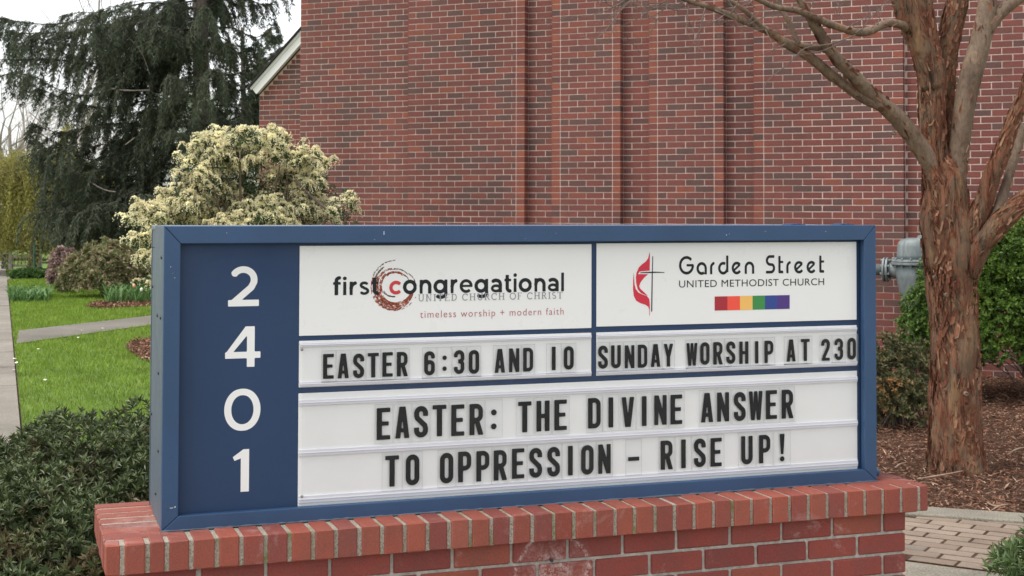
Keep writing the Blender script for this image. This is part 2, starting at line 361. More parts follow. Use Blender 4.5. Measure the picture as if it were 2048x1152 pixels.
AV = {  # wide geometric letters: (primitives, width)
 'G': ([S(arc(.47, .5, .42, .42, 42, 360, 22), hg), S([(.47, .50), (.93, .50)], hg*.85)], 1.0),
 'a': ([S(arc(.34, .32, .27, .27, 0, 305, 16), hg), R(.535, 0, .685, .34)], .76),
 'r': ([S([(.08, 0), (.08, .36)]+arc(.32, .36, .24, .24, 180, 98, 7), hg)], .42),
 'd': ([S(arc(.34, .32, .27, .27, 60, 360, 16), hg), R(.535, .25, .685, 1.0), R(.535, .1, .685, .4)], .78),
 'e': ([S(arc(.34, .32, .27, .27, 38, 325, 16)+[], hg), S([(.18, .22), (.555, .50)], hg*.8)], .74),
 'n': ([S([(.08, 0), (.08, .34)]+arc(.33, .34, .25, .25, 180, 0, 12)+[(.58, 0)], hg)], .76),
 'S': ([S([(.60, .925), (.30, .925)]+arc(.30, .71, .215, .215, 90, 235, 8)+[(.24, .50)]+arc(.36, .29, .215, .215, 60, -90, 9)+[(.02, .075)], hg)], .72),
 't': ([S([(.10, .95), (.10, .075), (.36, .075)], hg), R(.05, .56, .36, .68)], .44)}
def serif():
    t, k, w = .075, .045, .8
    def st(x): return [R(x-t, 0, x+t, 1), R(x-t-.12, 0, x+t+.12, k*1.4), R(x-t-.12, 1-k*1.4, x+t+.12, 1)]
    d = {'I': (st(.22), .44), 'H': (st(.2)+st(.78)+[R(.2, .48, .78, .56)], .98), 'N': (st(.2)+[R(.74, 0, .80, 1), R(.62, .94, .92, 1), P((.12, 1), (.28, 1), (.80, 0), (.72, 0))], .98),
      'T': ([R(.36, 0, .52, 1), R(.24, 0, .64, .06), R(.04, .94, .84, 1), R(.04, .8, .1, 1), R(.78, .8, .84, 1)], .88),
      'E': (st(.2)+[R(.2, .94, .72, 1), R(.2, .48, .58, .55), R(.2, 0, .76, .06), R(.67, .8, .73, 1), R(.71, 0, .77, .2)], .82),
      'F': (st(.2)+[R(.2, .94, .70, 1), R(.2, .48, .56, .55), R(.65, .8, .71, 1)], .76),
      'U': ([S([(.2, 1), (.2, .35)]+arc(.48, .33, .28, .28, 180, 360, 10)+[(.76, 1)], .06), R(.04, .94, .36, 1), R(.62, .94, .90, 1)], .94),
      'C': ([S(arc(.5, .5, .41, .45, 42, 318, 18), .065), R(.78, .68, .84, .98)], .92), 'O': ([S(arc(.5, .5, .41, .45, 0, 360, 24), .065)], 1.0),
      'D': (st(.2)+[S([(.2, .95), (.42, .95)]+arc(.42, .5, .36, .45, 90, -90, 12)+[(.2, .05)], .055)], .9),
      'R': (st(.2)+[S([(.2, .95), (.45, .95)]+arc(.45, .73, .2, .22, 90, -90, 8)+[(.2, .51)], .055), P((.38, .5), (.52, .5), (.86, 0), (.70, 0))], .88),
      'S': ([S(arc(.34, .73, .22, .22, 30, 250, 10)+arc(.36, .27, .24, .22, 75, -150, 10), .06)], .68), ' ': ([], .45)}
    return d
SERIF = serif()
hl = .094
LOW = {'f': ([S([(.20, 0), (.20, .74)]+arc(.36, .78, .16, .155, 180, 80, 7), hl), R(.03, .57, .42, .71)], .42),
 'i': ([R(.03, 0, .19, .72), ('C', .11, .90, .10)], .22), 'l': ([R(.03, 0, .19, 1.0)], .22),
 'r': ([R(.04, 0, .20, .72), S([(.12, .36)]+arc(.40, .36, .28, .29, 180, 95, 8), hl)], .43),
 's': ([S(arc(.27, .525, .17, .125, 25, 255, 12)+arc(.27, .205, .19, .14, 78, -155, 12), .072)], .52),
 't': ([S([(.18, .92), (.18, .24)]+arc(.34, .24, .16, .175, 180, 282, 8), hl), R(.02, .58, .40, .71)], .42),
 'c': ([S(arc(.37, .36, .285, .285, 42, 318, 20), hl)], .66), 'o': ([S(arc(.37, .36, .285, .285, 0, 360, 26), hl)], .76),
 'n': ([R(.04, 0, .20, .72), S([(.12, .36)]+arc(.355, .39, .235, .25, 180, 0, 14)+[(.59, 0)], hl)], .70),
 'g': ([S(arc(.36, .36, .275, .275, 0, 360, 24), hl), R(.60, .05, .76, .72), S([(.68, .10), (.68, .0)]+arc(.40, .0, .28, .20, 0, -140, 12), hl*.95)], .80),
 'e': ([S(arc(.37, .36, .285, .285, 0, 315, 22), .078), R(.12, .31, .72, .425)], .74),
 'a': ([S(arc(.30, .44, .25, .20, 140, 0, 12)+[(.55, .0)], hl), S(arc(.31, .215, .225, .145, 20, 340, 14), .072)], .66)}
def stroke_text(name, text, table, gap, box, y, m, parent, hmax=1., cell=.04):
    V = []; F = []; x = 0; cache = {}
    for ch in text:
        if ch == ' ': x += .55; continue
        pr, wd_ = table[ch]
        if ch not in cache: cache[ch] = contour(pr, wd_, 1.02, cell)
        v, f = cache[ch]; b = len(V); V += [(a+x, c) for a, c in v]; F += [tuple(i+b for i in q) for q in f]; x += wd_+gap
    V = np.array(V); lo = V.min(0); hi = V.max(0); x0, z0, x1, z1 = box
    W_ = np.column_stack([x0+(V[:, 0]-lo[0])/(hi[0]-lo[0])*(x1-x0), np.full(len(V), y), z0+V[:, 1]/hmax*(z1-z0)])
    return obj(name, mesh(name, W_, F), m, parent)
def font_text(name, text, box, y, m, parent, offset=0., space=1., only=None, fit_h=None):
    """text in Blender's built-in face; box = left, baseline-bottom, right, top of the inked area"""
    cu = bpy.data.curves.new('t', 'FONT'); cu.body = text; cu.size = 1; cu.offset = offset; cu.space_character = space; cu.resolution_u = 4; cu.fill_mode = 'FRONT'
    o = bpy.data.objects.new('t', cu); col.objects.link(o); dg = bpy.context.evaluated_depsgraph_get()
    me = bpy.data.meshes.new_from_object(o.evaluated_get(dg)); bpy.data.objects.remove(o)
    V = np.zeros(len(me.vertices)*3); me.vertices.foreach_get('co', V); V = V.reshape(-1, 3)
    lo = V.min(0); hi = V.max(0); x0, z0, x1, z1 = box
    W_ = np.column_stack([x0+(V[:, 0]-lo[0])/(hi[0]-lo[0])*(x1-x0), np.full(len(V), y), z0+(V[:, 1]-lo[1])/(hi[1]-lo[1])*(z1-z0)])
    me.vertices.foreach_set('co', W_.ravel()); me.update()
    return obj(name, me, m, parent)
def flat_poly(pts, y):                        # outline -> contour in metres
    return [(a, y, b) for a, b in pts]

# ================================================================== GROUND
STREET = rad(19.8); T_ = np.array([-math.sin(STREET), math.cos(STREET), 0]); Rr_ = np.array([math.cos(STREET), math.sin(STREET), 0]); A0 = np.array([-3.93, 11.38, 0])
def st(t, r, z=0): return A0+T_*t+Rr_*r+np.array([0, 0, z])
def sheet(name, pts, z, m, kind='structure', thick=0):
    pts = [(float(p[0]), float(p[1]), z) for p in pts]
    ar = sum(pts[i][0]*pts[(i+1) % len(pts)][1]-pts[(i+1) % len(pts)][0]*pts[i][1] for i in range(len(pts)))
    if ar < 0: pts.reverse()
    if thick:
        b = MB(); n = len(pts); V = pts+[(p[0], p[1], z-thick) for p in pts]
        b.add(V, [tuple(range(n))]+[(i, i+n, (i+1) % n+n, (i+1) % n)[::1] for i in range(n)]); o = b.build(name, m)
    else: o = obj(name, mesh(name, pts, [tuple(range(len(pts)))]), m)
    return tag(o, kind=kind)
def m_lawn():
    m, t, b = mat('lawn_soil_and_grass'); p = geo_pos(t)
    n = noise(t, 1.3, 8, .75, p); r = ramp(t, [(.3, (.085, .15, .022)), (.5, (.12, .20, .03)), (.7, (.16, .25, .04))]); t.links.new(n.outputs[0], r.inputs[0])
    g = noise(t, 60, 3, .8, p); v = ramp(t, [(.3, (.6, .6, .6)), (.7, (1.3, 1.3, 1.3))]); t.links.new(g.outputs[0], v.inputs[0])
    t.links.new(mixc(t, r.outputs[0], v.outputs[0], 1., 'MULTIPLY'), b.inputs['Base Color']); b.inputs['Roughness'].default_value = .9; bump(t, b, g.outputs[0], .6, .02); return m
M['lawn'] = m_lawn()
def m_grainy(name, stops, sc=70, big=1.2, rough=.95, bmp=.5, dist=.006, crack=False):
    m, t, b = mat(name); p = geo_pos(t)
    n = noise(t, sc, 4, .8, p); r = ramp(t, stops); t.links.new(n.outputs[0], r.inputs[0])
    q = noise(t, big, 6, .7, p); v = ramp(t, [(.3, (.72, .72, .72)), (.7, (1.2, 1.2, 1.2))]); t.links.new(q.outputs[0], v.inputs[0])
    c = mixc(t, r.outputs[0], v.outputs[0], 1., 'MULTIPLY'); t.links.new(c, b.inputs['Base Color']); b.inputs['Roughness'].default_value = rough
    b.inputs['Specular IOR Level'].default_value = .2; bump(t, b, n.outputs[0], bmp, dist); return m
M['walk'] = m_grainy('old_concrete', [(.3, (.16, .145, .12)), (.5, (.26, .235, .20)), (.7, (.35, .32, .275))], 90, .9)
M['pathc'] = m_grainy('dark_old_concrete', [(.3, (.12, .11, .09)), (.5, (.19, .175, .15)), (.7, (.26, .24, .205))], 60, .8)  # darker throughout than the sidewalk concrete
M['curb'] = m_grainy('exposed_aggregate_concrete', [(.3, (.10, .09, .07)), (.48, (.22, .20, .16)), (.62, (.30, .275, .225)), (.75, (.44, .41, .34))], 110, 2)
M['soil'] = m_grainy('dark_bark_soil', [(.3, (.030, .016, .010)), (.5, (.075, .040, .026)), (.7, (.13, .075, .05))], 45, 1.6, .95, .8, .02)
M['roof'] = m_grainy('dark_roof_shingle', [(.3, (.02, .02, .022)), (.7, (.06, .058, .055))], 20)
tag(obj('ground', mesh('ground', [(-400, -60, 0), (400, -60, 0), (400, 700, 0), (-400, 700, 0)], [(0, 1, 2, 3)]), M['lawn']), kind='structure')
# sidewalk slabs, each with recessed joints
for i in range(34):
    t0 = -11+i*1.6; sl = random.Random(i).uniform(-.004, .004)
    if i == 0: walk = empty('sidewalk', (0, 0, 0)); tag(walk, kind='structure')
    b = MB(); a = [st(t0+.012, -1.62), st(t0+.012, 0), st(t0+1.588, 0), st(t0+1.588, -1.62)]
    b.prism([(p[0], p[1], .0) for p in a], (0, 0, .028+sl)); o = b.build('slab', M['walk'], walk)
sheet('soil_joint', [st(-11, -1.66), st(-11, .015), st(44, .015), st(44, -1.66)], .006, M['soil'])
p1 = [on_ground(33, 690), on_ground(300, 652.5), on_ground(520, 626), on_ground(520, 610), on_ground(300, 634), on_ground(37, 664)]
PATH1 = [(p[0], p[1]) for p in p1]
sheet('garden_path', PATH1, .02, M['pathc'], thick=.02)
p2 = [st(22.2, 0), st(22.9, 1.2), st(24.2, 1.2), st(23.8, 0)]; PATH2 = [(p[0], p[1]) for p in p2]; sheet('stepping_path', PATH2, .016, M['walk'], thick=.016)
MP1 = [(p[0], p[1]) for p in [on_ground(*q) for q in ((250, 694), (262, 708), (285, 722), (330, 730), (420, 720), (420, 685), (330, 680), (275, 682))]]
MP2 = [(p[0], p[1]) for p in [on_ground(*q) for q in ((172, 616), (205, 620), (300, 615), (400, 612), (400, 600), (240, 602), (190, 608))]]
sheet('near_planting_patch', MP1, .012, M['soil']); sheet('far_planting_patch', MP2, .012, M['soil'])
# mulch bed right of and behind the sign
MB_ = [(p[0], p[1]) for p in [on_ground(1700, 1018), on_ground(1813, 1026.5), on_ground(2048, 1042.5)]]+[(5.0, 7.35), (8.5, 6.2), (8.5, 12.6), (4.6, 14.2), (2.6, 15.1), (-1.2, 16.7), (-1.6, 15.4), (-.9, 9.2)]
sheet('mulch_bed', MB_, .010, M['soil'])
def inside(pts, X, Y):
    c = np.zeros(len(X), bool); j = len(pts)-1
    for i in range(len(pts)):
        xi, yi = pts[i]; xj, yj = pts[j]
        c ^= ((yi > Y) != (yj > Y)) & (X < (xj-xi)*(Y-yi)/(yj-yi+1e-12)+xi); j = i
    return c
sheet('front_pavement', [(-30, -14), (30, -14), (30, 2.0), (2.4, 4.4), (1.55, 4.95), (-1.0, 4.02), (-2.2, 3.9), (-4.0, 3.9), (-30, 3.9)], .006, M['walk'])
# kerb strips and pavers
g = lambda x, y: on_ground(x, y)
Ua = unit(g(2048, 1042.5)-g(1813, 1026.5)); Ub = np.array([-Ua[1], Ua[0], 0]); K0 = g(1813, 1026.5)
kw = abs((g(1813, 1043)-K0)@Ub)
b = MB(); 
def strip(b, u0, u1, v0, v1, z0, z1): 
    a = [K0+Ua*u0+Ub*v0, K0+Ua*u1+Ub*v0, K0+Ua*u1+Ub*v1, K0+Ua*u0+Ub*v1]; b.prism([(p[0], p[1], z0) for p in a], (0, 0, z1-z0))
strip(b, -2.6, 4.2, -kw, 0, -.02, .045); tag(b.build('mulch_bed_kerb', M['curb'], bevel=.008), kind='structure')
PA = rad(31); Pu = np.array([math.cos(PA), -math.sin(PA), 0]); Pv = np.array([math.sin(PA), math.cos(PA), 0]); Q0 = g(1813, 1132)
def pq(u, v): return Q0+Pu*u+Pv*v
b = MB(); b.prism([(p[0], p[1], -.02) for p in (pq(-2.6, -1.6), pq(4, -1.6), pq(4, -.004), pq(-2.6, -.004))], (0, 0, .044)); tag(b.build('concrete_apron', M['curb'], bevel=.006), kind='structure')
b = MB(); b.prism([(p[0], p[1], -.02) for p in (pq(-1.6, 0), pq(3, 0), K0+Ua*3.2-Ub*(kw-.01), K0-Ua*1.5-Ub*(kw-.01))], (0, 0, .0483)); tag(b.build('paver_sand_bed', M['soil']), kind='structure')
M['paver'] = m_brick('tan_paver', [(0, (.22, .17, .13)), (.4, (.27, .215, .165)), (.75, (.30, .24, .19)), (1, (.22, .185, .15))], 160, .12, .9, .5)
pav = empty('paver_walk', tuple(Q0)); tag(pav, kind='structure')
rp = .1015; rng = random.Random(5); L = .212; Wd = rp-.009
bb = MB(); h = .03; e = .004
bb.add([(0,0,0),(L,0,0),(L,Wd,0),(0,Wd,0),(0,0,h-e),(L,0,h-e),(L,Wd,h-e),(0,Wd,h-e),(e,e,h),(L-e,e,h),(L-e,Wd-e,h),(e,Wd-e,h)],
       [(0,1,5,4),(1,2,6,5),(2,3,7,6),(3,0,4,7),(4,5,9,8),(5,6,10,9),(6,7,11,10),(7,4,8,11),(8,9,10,11)])
pme = mesh('paver', bb.V, bb.F); pme.materials.append(M['paver'])
for j in range(18):
    off = (.5*(j % 2)+.06*j)*.222+rng.uniform(-.012, .012)
    for i in range(-9, 14):
        u = i*.222+off; c = pq(u+.1, (j+.5)*rp)
        if u < -1.7 or u > 2.9 or (c-K0)@Ub > -kw+.02: continue
        o = bpy.data.objects.new('paver', pme); col.objects.link(o); o.parent = pav
        q = pq(u, j*rp+.005)-Q0; o.location = (q[0], q[1], rng.uniform(-.0012, .0015)); o.rotation_euler = (rng.uniform(-.006, .006), rng.uniform(-.006, .006), -PA+rng.uniform(-.014, .014))

# ================================================================== BRICK CHURCH
WY, WD = .4119, 15.9716
wd3 = np.array([math.cos(WY), -math.sin(WY), 0]); 
church = empty('brick_church', (0, WD, 0), 'large red brick church wall with shallow pilasters rising behind the sign', 'church', rz=-WY)
CH, BP, JT = .0677, .203, .0115            # course height, brick pitch, joint
ZT = 4.75; Z0 = 1.7515-26*CH-.05           # local frame: x along the wall, y into the building, z up
rows = int((ZT-Z0)/CH)
def boxes_mesh(name, A, B):
    A = np.asarray(A, float); B = np.asarray(B, float); n = len(A)
    c = np.array([(0,0,0),(1,0,0),(1,1,0),(0,1,0),(0,0,1),(1,0,1),(1,1,1),(0,1,1)])
    V = (A[:, None]+(B-A)[:, None]*c[None]).reshape(-1, 3); f = np.array([(4,5,6,7),(0,1,5,4),(1,2,6,5),(3,0,4,7),(0,3,2,1)])
    return mesh(name, V, (np.arange(n)[:, None, None]*8+f[None]).reshape(-1, 4))
bricks = []                                   # (x0, x1, z0, y, mat, depth)
rb = random.Random(11)
def field(x0, x1, y, start, mt='wallbrick', pattern=None, zlo=0, zhi=99, dp=.05):
    for k in range(rows):
        z = Z0+k*CH
        if z < zlo or z > zhi: continue
        xs = [x0]
        if pattern: xs += [x0+(x1-x0)*q for q in pattern[k % 2]]
        else:
            x = x0+start[k % 2]
            while x < x1-.03:
                xs.append(x); x += BP
        xs.append(x1)
        for a, b_ in zip(xs[:-1], xs[1:]):
            if b_-a > .03: bricks.append((a+(0 if a == -1.323 else JT/2+rb.uniform(-.001, .001)), b_-(0 if b_ == 4.294 else JT/2+rb.uniform(-.001, .001)), z+JT/2, y-rb.uniform(.004, .008), mt, dp))
def strip_bricks(x0, x1, y):
    for k in range(rows): bricks.append((x0+JT/2, x1, Z0+k*CH+JT/2, y-.006, 'edgebrick', .13)) if 0 else bricks.append((x0+JT/2 if x0 in JL else x0, x1-JT/2 if x1 in JR else x1, Z0+k*CH+JT/2, y-.006, 'edgebrick', .106))
JL = {.05, 1.196, 2.337}; JR = {.584, 1.710, 2.869}
DEP = .10
field(-2.852, -1.323, DEP, (.09, .19))
field(-1.323, .05, 0, (.10, .203), dp=.1); strip_bricks(.05, .154, 0)
field(.154, .483+.12, DEP, None, pattern=((.47,), (.22, .86)))
for a, b_, c, d in ((.483, .584, 1.196, 1.289), (1.614, 1.710, 2.337, 2.440)):
    strip_bricks(a, b_, 0); field(b_, c, 0, None, pattern=((1/3, 2/3), (1/6, .5, 5/6)), dp=.1); strip_bricks(c, d, 0)
field(1.289, 1.614+.12, DEP, None, pattern=((.47,), (.22, .86)))
field(2.440, 2.763+.12, DEP, None, pattern=((.47,), (.22, .86)))
strip_bricks(2.763, 2.869, 0); field(2.869, 4.294, 0, (.10, .203), dp=.1)
field(4.294, 7.6, DEP, (.12, .02))
wm = MB()
for a, b_, y in ((-2.85, 7.6, DEP),): wm.box((a, y, 0), (b_, y+.3, ZT+.01))
for a, b_ in ((-1.318, .149), (.488, 1.284), (1.619, 2.435), (2.768, 4.289)): wm.box((a, 0, 0), (b_, DEP+.01, ZT+.012))
wm.build('wall', M['mortar'], church)
bm_ = MB(); bm_.box((-2.85, .42, 0), (7.6, 9, ZT)); bm_.build('building_core', M['mortar'], church)
# left wing, set back, with its gable and white rake board
WG = 1.70
gx0, gx1 = -4.50, -2.6
def rake(x): return 3.205+(x+4.49)*.934
n0 = len(bricks)
for k in range(rows):
    z = Z0+k*CH; lim = gx0
    if z+CH > 3.195: lim = -4.49+(z+CH-3.205)/.934
    x = gx0+(.06 if k % 2 else .165); xs = [gx0]
    while x < gx1: xs.append(x); x += BP
    for a, b_ in zip(xs[:-1], xs[1:]):
        if b_ < lim: continue
        a = max(a, lim)
        if b_-a > .03: bricks.append((a+JT/2, b_-JT/2, z+JT/2, WG-.006, 'wallbrick', .05))
wm = MB(); wm.prism([(gx0, WG, 0), (-2.2, WG, 0), (-2.2, WG, rake(-2.2)), (-4.35, WG, rake(-4.35)), (gx0, WG, 3.2)], (0, 6, 0)); wm.build('wing_wall', M['mortar'], church)
M['trim'] = m_simple('white_painted_trim', (.74, .75, .73), .5, var=.05, vs=3)
rd = unit((1, 0, .934)); rn = np.array([-rd[2], 0, rd[0]])
def rk(x): return np.array([x, 0, rake(x)])
a = rk(-4.49); c = rk(-1.9)
bb = MB(); bb.prism([a+(0, WG-.10, 0), c+(0, WG-.10, 0), c+rn*.12+(0, WG-.10, 0), a+rn*.12+(0, WG-.10, 0)], (0, .03, 0)); bb.build('rake_board', M['trim'], church)
bb = MB(); bb.prism([a-rd*.012+rn*.092+(0, WG-.115, 0), c+rn*.092+(0, WG-.115, 0), c+rn*.126+(0, WG-.115, 0), a-rd*.012+rn*.126+(0, WG-.115, 0)], (0, .014, 0)); bb.build('shingle_mould', M['trim'], church)
bb = MB(); bb.prism([a+rn*.02+(0, WG-.069, 0), c+rn*.02+(0, WG-.069, 0), c+rn*.04+(0, WG-.069, 0), a+rn*.04+(0, WG-.069, 0)], (0, .069, 0)); bb.build('soffit', M['trim'], church)
bb = MB(); bb.prism([a-rd*.03+rn*.127+(0, WG-.15, 0), c+rn*.127+(0, WG-.15, 0), c+rn*.146+(0, WG-.15, 0), a-rd*.03+rn*.146+(0, WG-.15, 0)], (0, 6.3, 0)); bb.build('roof', M['roof'], church)
# the three hundred bricks that show largest are parts, the others one facing
def score(q):
    x, z, y = (q[0]+q[1])/2, q[2], q[3]
    vis = 1.60 < z < 3.75 and x < 5.2 and y < 1
    return -x if vis else 99
order = sorted(range(len(bricks)), key=lambda i: score(bricks[i])); big = set(order[:300]); cache = {}
for i in order[:300]:
    x0, x1, z, y, mt, dp = bricks[i]; L = round((x1-x0)/.004)*.004; k = (L, mt, dp)
    if k not in cache:
        h = CH-JT; e = .003
        V = [(0,e,0),(L,e,0),(L,dp,0),(0,dp,0),(0,e,h),(L,e,h),(L,dp,h),(0,dp,h),(e,0,e),(L-e,0,e),(L-e,0,h-e),(e,0,h-e)]
        me = mesh('brick', V, [(8,9,10,11),(0,1,9,8),(1,5,10,9),(5,4,11,10),(4,0,8,11),(1,2,6,5),(3,0,4,7),(4,5,6,7),(0,3,2,1)]); me.materials.append(M[mt]); cache[k] = me
    o = bpy.data.objects.new('brick', cache[k]); col.objects.link(o); o.parent = church; o.location = (x0, y, z)
for mt in ('wallbrick', 'edgebrick'):
    rest = [bricks[i] for i in range(len(bricks)) if i not in big and bricks[i][4] == mt]
    o = obj('brickwork', boxes_mesh('brickwork', [(q[0], q[3], q[2]) for q in rest], [(q[1], q[3]+q[5], q[2]+CH-JT) for q in rest]), M[mt], church); o['kind'] = 'stuff'

# ================================================================== SIGN BASE AND SIGN
YAW = .3381; SX, SY = -1.023, 4.1821; STOP = EYE-.0521; SH = .8934; SW = 2.44; SD = .417
SB = STOP-SH
sdx = np.array([math.cos(YAW), math.sin(YAW), 0]); sdn = np.array([-math.sin(YAW), math.cos(YAW), 0]); SO = np.array([SX, SY, SB])
def SZ(x, y, dep=.03):                        # photograph pixel -> (along the sign, height) on a plane dep behind its front
    r = ray(x, y); t = (SO+sdn*dep-EP)@sdn/(r@sdn); p = EP+r*t-SO; return float(p@sdx), float(p[2])
base = empty('brick_sign_base', (SX, SY, 0), 'low red brick plinth with a rowlock cap carrying the blue sign', 'brick base', rz=YAW)
CAPZ = SB-.088; x0c, x1c, y0c, y1c = -.164, 2.565, -.1245, .478
rb = random.Random(3)
def brickobj(name, size, loc, mt, parent, e=.004, rot=(0, 0, 0), chip=.0015, seed=0):
    L, D, H = size; r = random.Random(seed); j = lambda: r.uniform(-chip, chip); V = []
    for sx, X in ((1, 0), (-1, L)):
        for sy, Y in ((1, 0), (-1, D)):
            for sz_, Zc in ((1, 0), (-1, H)):
                V += [(X, Y+sy*e+j(), Zc+sz_*e+j()), (X+sx*e+j(), Y, Zc+sz_*e+j()), (X+sx*e+j(), Y+sy*e+j(), Zc)]
    b_ = bpy.data.meshes.new(name); import bmesh
    bm = bmesh.new(); vs = [bm.verts.new(v) for v in V]; bmesh.ops.convex_hull(bm, input=vs); bm.to_mesh(b_); bm.free()
    o = obj(name, b_, M[mt], parent, loc); o.rotation_euler = rot; return o
fj = [-.1638, -.1182, -.0489, .0045, .0726, .1453]+[.1453+.28*i/4 for i in range(1, 4)]+[.4253, .4936, .5646, .6335, .7036, .7744, .8431, .9104, .9779, 1.044, 1.1129, 1.1831, 1.2518, 1.3224, 1.3915, 1.4601, 1.5314, 1.6003, 1.6699, 1.7396, 1.8086, 1.8784, 1.9501, 2.0206, 2.0925, 2.1644, 2.2378, 2.3112, 2.3818, 2.4552, 2.5272, 2.565]
for i, (a, b_) in enumerate(zip(fj[:-1], fj[1:])):
    if i in (0, len(fj)-2): continue
    brickobj('cap_brick', (b_-a-.013, .195, .088+rb.uniform(-.002, .001)), (a+.0065, y0c+rb.uniform(-.0025, .0025), CAPZ), 'capbrick', base, .0035, (0, 0, rb.uniform(-.008, .008)), seed=i)
n = 8; pitch = (y1c-y0c)/n
for side in (0, 1):
    for k in range(n):
        y = y0c+k*pitch; L = .19
        if k == 0: L = (fj[1]-fj[0]-.006 if side == 0 else fj[-1]-fj[-2]-.006)
        X = x0c if side == 0 else x1c-L
        if k == 0 or 1: 
            if 1 <= k <= 2: L2 = L if k > 2 else (.11 if side == 0 else .10); 
            L3 = L if k != 1 and k != 2 else (.030 + .16*(0 if k == 1 else 0) if 0 else L)
        if k in (1, 2):   # these run behind the front row
            if k == 1 and side == 0: pass
        brickobj('cap_brick', (L, pitch-.013, .088+rb.uniform(-.004, .001)), (X+rb.uniform(-.002, .002), y+.005, CAPZ+rb.uniform(-.0005, .0)), 'capbrick', base, .0035, (0, 0, rb.uniform(-.006, .006)), seed=100+k+side*20)
bb = MB(); bb.box((x0c+.006, y0c+.007, CAPZ+.001), (x1c-.006, y1c-.006, SB-.0045)); bb.build('cap_mortar', M['sandmortar'], base)
bx0, bx1, by0, by1 = -.10, 2.490, -.095, .44; ch = .0715
c1 = [-.10, .0995, .291, .481, .671, .862, 1.053, 1.241, 1.43, 1.62, 1.815, 2.007, 2.202, 2.40, 2.49]; c2 = [-.10, .003, .193, .384, .573, .757, .952, 1.140, 1.332, 1.525, 1.718, 1.911, 2.105, 2.2997, 2.49]
for k in range(9):
    z1 = CAPZ-k*ch-(.0 if k == 0 else .005); z0 = CAPZ-(k+1)*ch+.005
    if k == 8: z0 = max(z0, -.03)
    for a, b_ in zip((c1 if k % 2 == 0 else c2)[:-1], (c1 if k % 2 == 0 else c2)[1:]):
        brickobj('brick', (b_-a-(.011 if b_ < 2.48 else .0055), .09, z1-z0), (a+(.0055 if a > -.09 else 0), by0+rb.uniform(-.0015, .0015), z0), 'basebrick', base, .0035, seed=int(a*1000)+k*77)
    for side in (0, 1):
        ys = [by0+.095, by0+.29, by1] if k % 2 == 0 else [by0+.095, by0+.19, by0+.385, by1]
        for a, b_ in zip(ys[:-1], ys[1:]):
            brickobj('brick', (.09, b_-a-.011, z1-z0), ((bx0 if side == 0 else bx1-.09), a+.0055, z0), 'basebrick', base, .0035, seed=int(a*999)+k*31+side)
bb = MB(); bb.box((bx0+.007, by0+.008, -.02), (bx1-.007, by1-.007, CAPZ-.001)); bb.build('mortar_core', M['greymortar'] if 'greymortar' in M else m_simple('grey_mortar', (.42, .39, .34), .95, var=.3, vs=60, bmp=.8, bs_=300), base)
hx, hz = SZ(590+1613/3.15, 900+693/3.15, -.095)
bb = MB(); bb.lathe([(.006, 0), (.006, .004)], 10, Matrix.Translation((hx, -.0975, SB+hz)) @ Matrix.Rotation(rad(90), 4, 'X')); bb.build('weep_hole', M['darkmetal'], base)

sign = empty('church_sign', (SX, SY, SB), 'long blue metal cabinet sign with white message boards on the brick plinth', 'sign', rz=YAW)
FR = .048; ft, fb_ = .052, .042; FD = .026
def railp(name, pts, m='blue'):
    bb = MB(); bb.prism([(a, 0, z) for a, z in pts], (0, FD, 0)); return bb.build(name, M[m], sign, bevel=.0022)
g_ = .0006
railp('frame_rail', [(g_, 0), (SW-g_, 0), (SW-FR-g_, fb_), (FR+g_, fb_)]); railp('frame_rail', [(0, g_), (FR, fb_+g_), (FR, SH-ft-g_), (0, SH-g_)])
railp('frame_rail', [(FR+g_, SH-ft), (SW-FR-g_, SH-ft), (SW-g_, SH), (g_, SH)]); railp('frame_rail', [(SW-FR, fb_+g_), (SW, g_), (SW, SH-g_), (SW-FR, SH-ft-g_)])
bb = MB(); bb.box((.012, .036, .001), (SW-.012, SD-.010, SH-.014)); bb.build('cabinet_core', M['darkmetal'], sign)
# side skins in two overlapping sheets with seams and rivets
for sx, x0, x1 in ((0, .0, .0118), (1, SW-.0118, SW)):
    bb = MB(); bb.box((x0, FD+.002, .002), (x1, .285, SH-.002)); bb.build('side_panel', M['bluegrey'], sign, bevel=.0015)
    xo = (x0+.004, x1) if sx == 0 else (x0, x1-.004)
    bb = MB(); bb.box((xo[0], .2885, .002), (xo[1], SD, SH-.075)); bb.build('side_panel', M['bluegrey'], sign, bevel=.0015)
    bb = MB(); bb.box((xo[0]-.001*0, .2885, SH-.073), (xo[1], SD, SH-.002)); bb.build('side_panel', M['bluegrey'], sign, bevel=.0015)
    for (ry, rz_) in ((.06, .80), (.17, .62), (.12, .45), (.33, .70), (.10, .22), (.17, .08), (.33, .30), (.07, .62)):
        bb = MB(); bb.lathe([(.0065, 0), (.0055, .003), (.002, .0042)], 10, Matrix.Translation((x0 if sx == 0 else x1, ry, rz_)) @ Matrix.Rotation(rad(-90 if sx == 0 else 90), 4, 'Y')); bb.build('rivet', M['darkmetal'], sign)
for a, b_ in ((.001, .82), (.823, 1.64), (1.643, SW-.001)):
    bb = MB(); bb.box((a, FD+.001, SH-.0135), (b_, SD, SH-.002)); bb.build('top_panel', M['bluetop'], sign, bevel=.0015)
bb = MB(); bb.box((.002, SD-.0095, .002), (SW-.002, SD+.002, SH-.016)); bb.build('back_panel', M['bluegrey'], sign)
for a in (2.16, 2.36):
    bb = MB(); bb.box((a, .10, SH-.002), (a+.055, .16, SH+.0025)); bb.box((a+.018, .09, SH-.002), (a+.03, .17, SH+.0045)); bb.build('lifting_clip', M['blue'], sign)
bb = MB(); bb.box((.030, .0335, .02), (SW-.030, .0355, SH-.03)); face = bb.build('face_panel', M['bluepanel'], sign)
